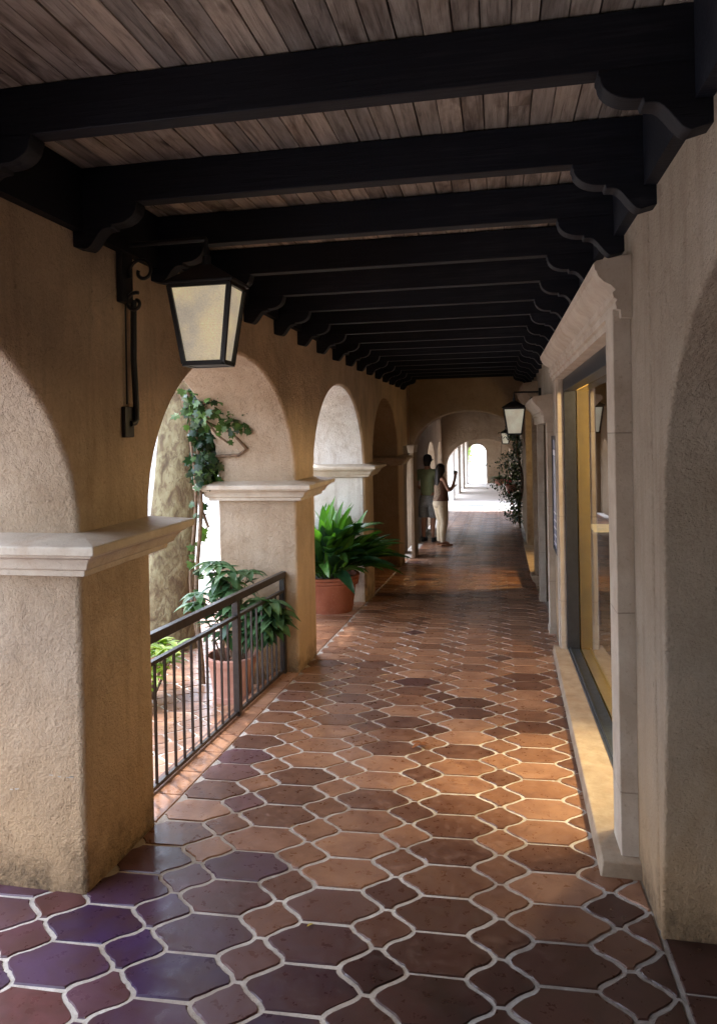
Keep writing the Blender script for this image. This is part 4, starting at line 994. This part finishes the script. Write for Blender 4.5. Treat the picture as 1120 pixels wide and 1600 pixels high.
def person_man():
    fy=FZ(15.45); r=thing('person','man in pale green polo shirt, grey shorts and dark cap seen from behind','person',(-1.50,15.45,fy),rz=R(-18))
    Jn=[('pelvis',(0,0,.98),(.15,.115),None),('belly',(0,.015,1.14),(.15,.12),'pelvis'),('chest',(0,0,1.36),(.155,.11),'belly'),('upper',(0,-.01,1.49),(.12,.085),'chest'),
     ('neck',(0,.0,1.585),.056,'upper'),('head',(0,.02,1.69),(.075,.09),'neck'),('crown',(0,.01,1.79),(.068,.08),'head'),('nose',(0,.12,1.68),.014,'head')]
    for s,n_ in((1,'r'),(-1,'l')):
        Jn+=[('s'+n_,(s*.195,-.01,1.495),.058,'upper'),('e'+n_,(s*.265,-.02,1.20),.045,'s'+n_),('w'+n_,(s*.20,.19,1.10),.030,'e'+n_)]
        Jn+=hand(n_,(s*.20,.19,1.10),'w'+n_,(-s*.4,1,-.1),None,(0,.1,1),(-s,.3,0))
        Jn+=[('h'+n_,(s*.10,0,.90),(.095,.10),'pelvis'),('k'+n_,(s*.105,.02,.50),.06,'h'+n_),('c'+n_,(s*.105,-.015,.36),.060,'k'+n_),('a'+n_,(s*.105,-.03,.09),.036,'c'+n_),('t'+n_,(s*.12,.13,.035),(.04,.026),'a'+n_)]
    J,E=body(Jn); skinned('body',J,E,M['skin'],r)
    sj=[((0,0,.90),(.19,.16)),((0,.02,1.14),(.175,.145)),((0,0,1.36),(.178,.135)),((0,-.01,1.49),(.14,.10)),((0,-.005,1.575),.07),((.19,-.01,1.50),.075),((.245,-.02,1.29),.072),((-.19,-.01,1.50),.075),((-.245,-.02,1.29),.072)]
    skinned('polo_shirt',sj,[(0,1),(1,2),(2,3),(3,4),(3,5),(5,6),(3,7),(7,8)],M['polo'],r)
    local('shorts',loft([(0,0,.74,.12,.10),(0,-.01,.80,.195,.155),(0,-.012,.9,.192,.155),(0,0,1.0,.172,.135)],24),M['shorts'],r)
    for s in(1,-1): local('short_leg',loft([(s*.095,-.005,.90,.092,.13),(s*.105,0,.76,.108,.13),(s*.115,.01,.52,.108,.122),(s*.115,.01,.515,.09,.10)],20),M['shorts'],r)
    local('cap',loft([(0,.012,1.725,.092,.108),(0,.010,1.77,.095,.110),(0,.005,1.83,.088,.10),(0,.0,1.87,.062,.072),(0,.0,1.888,.015,.02)],22),M['cap'],r)
    local('cap_brim',loft([(0,.14,1.755,.075,.075),(0,.14,1.765,.075,.075)],18),M['cap'],r)
    local('hair',loft([(0,-.03,1.63,.06,.05),(0,-.02,1.69,.082,.075),(0,-.01,1.74,.085,.085)],18),M['hair'],r)
    for s in(1,-1): local('shoe',loft([(s*.12,.04,.0,.05,.15),(s*.12,.04,.05,.052,.145),(s*.12,-.01,.09,.045,.085)],16),M['shoe'],r)
person_woman(); person_man()

# ------------------------------------------------------------------ lights
SUN_EL=R(68); sd=Vector((-.80,.60,0)).normalized()
w=bpy.data.worlds.new('World'); scene.world=w; w.use_nodes=True; nt=w.node_tree
sky=nt.nodes.new('ShaderNodeTexSky'); sky.sky_type='NISHITA'; sky.sun_disc=False; sky.sun_elevation=SUN_EL; sky.sun_rotation=math.atan2(sd.x,sd.y)
bg=nt.nodes['Background']; bg.inputs['Strength'].default_value=1.85; hs=nt.nodes.new('ShaderNodeHueSaturation'); hs.inputs['Saturation'].default_value=.55; nt.links.new(sky.outputs[0],hs.inputs['Color']); nt.links.new(hs.outputs[0],bg.inputs['Color'])
sl=bpy.data.lights.new('sun','SUN'); sl.energy=5.; sl.angle=R(.53); sl.color=(1,.94,.85)
so=link(bpy.data.objects.new('sun',sl)); dirv=-(Vector((sd.x*math.cos(SUN_EL),sd.y*math.cos(SUN_EL),math.sin(SUN_EL))))
so.rotation_euler=dirv.to_track_quat('-Z','Y').to_euler(); so.location=(-8,-8,12)
def lamp(name,loc,target,energy,size,spot=None,color=(1,.62,.26)):
    l=bpy.data.lights.new(name,'SPOT' if spot else 'POINT'); l.energy=energy; l.color=color; l.shadow_soft_size=size
    if spot: l.spot_size=R(spot); l.spot_blend=.9
    o=link(bpy.data.objects.new(name,l)); o.location=loc
    o.rotation_euler=(Vector(target)-Vector(loc)).to_track_quat('-Z','Y').to_euler(); return o
lamp('shop_lamp',(1.75,4.15,2.3),(.30,3.85,-.18),820,.14,34,(1,.78,.42))
lamp('shop_lamp',(1.9,10.7,2.3),(-.1,10.5,-.5),480,.25,46,(1,.64,.28))
lamp('shop_lamp',(1.55,5.0,2.1),(1.2,6.4,0),190,.12,None,(1,.70,.36))
lamp('shop_lamp',(1.1,11.2,1.3),(.5,12,0),18,.10,None,(1,.66,.28))

# ------------------------------------------------------------------ camera
cam=bpy.data.cameras.new('camera'); cam.sensor_fit='VERTICAL'; cam.sensor_height=36; F=1115.58
cam.lens=F/1600*36; cam.shift_y=-114.56/1600; cam.clip_end=3000; cam.clip_start=.05
yaw,pitch,roll=.1923,.0063,.0192
fwd=Vector((-math.sin(yaw)*math.cos(pitch),math.cos(yaw)*math.cos(pitch),-math.sin(pitch))); rgt=Vector((math.cos(yaw),math.sin(yaw),0)); up=rgt.cross(fwd)
# image x2 = x cos + y sin (y down): roll the axes
cr,sr=math.cos(roll),math.sin(roll)
r2=rgt*cr-up*sr*1.0; u2=up*cr+rgt*sr*1.0
co=link(bpy.data.objects.new('camera',cam))
co.matrix_world=Matrix(((r2.x,u2.x,-fwd.x,0),(r2.y,u2.y,-fwd.y,0),(r2.z,u2.z,-fwd.z,1.65),(0,0,0,1)))
scene.camera=co
scene.view_settings.view_transform='Standard'; scene.view_settings.look='None'; scene.view_settings.exposure=0; scene.view_settings.gamma=1
scene.render.engine='CYCLES'; scene.cycles.use_denoising=True
scene.cycles.max_bounces=10; scene.cycles.diffuse_bounces=6; scene.cycles.glossy_bounces=4; scene.cycles.transparent_max_bounces=12
scene.cycles.sample_clamp_indirect=8
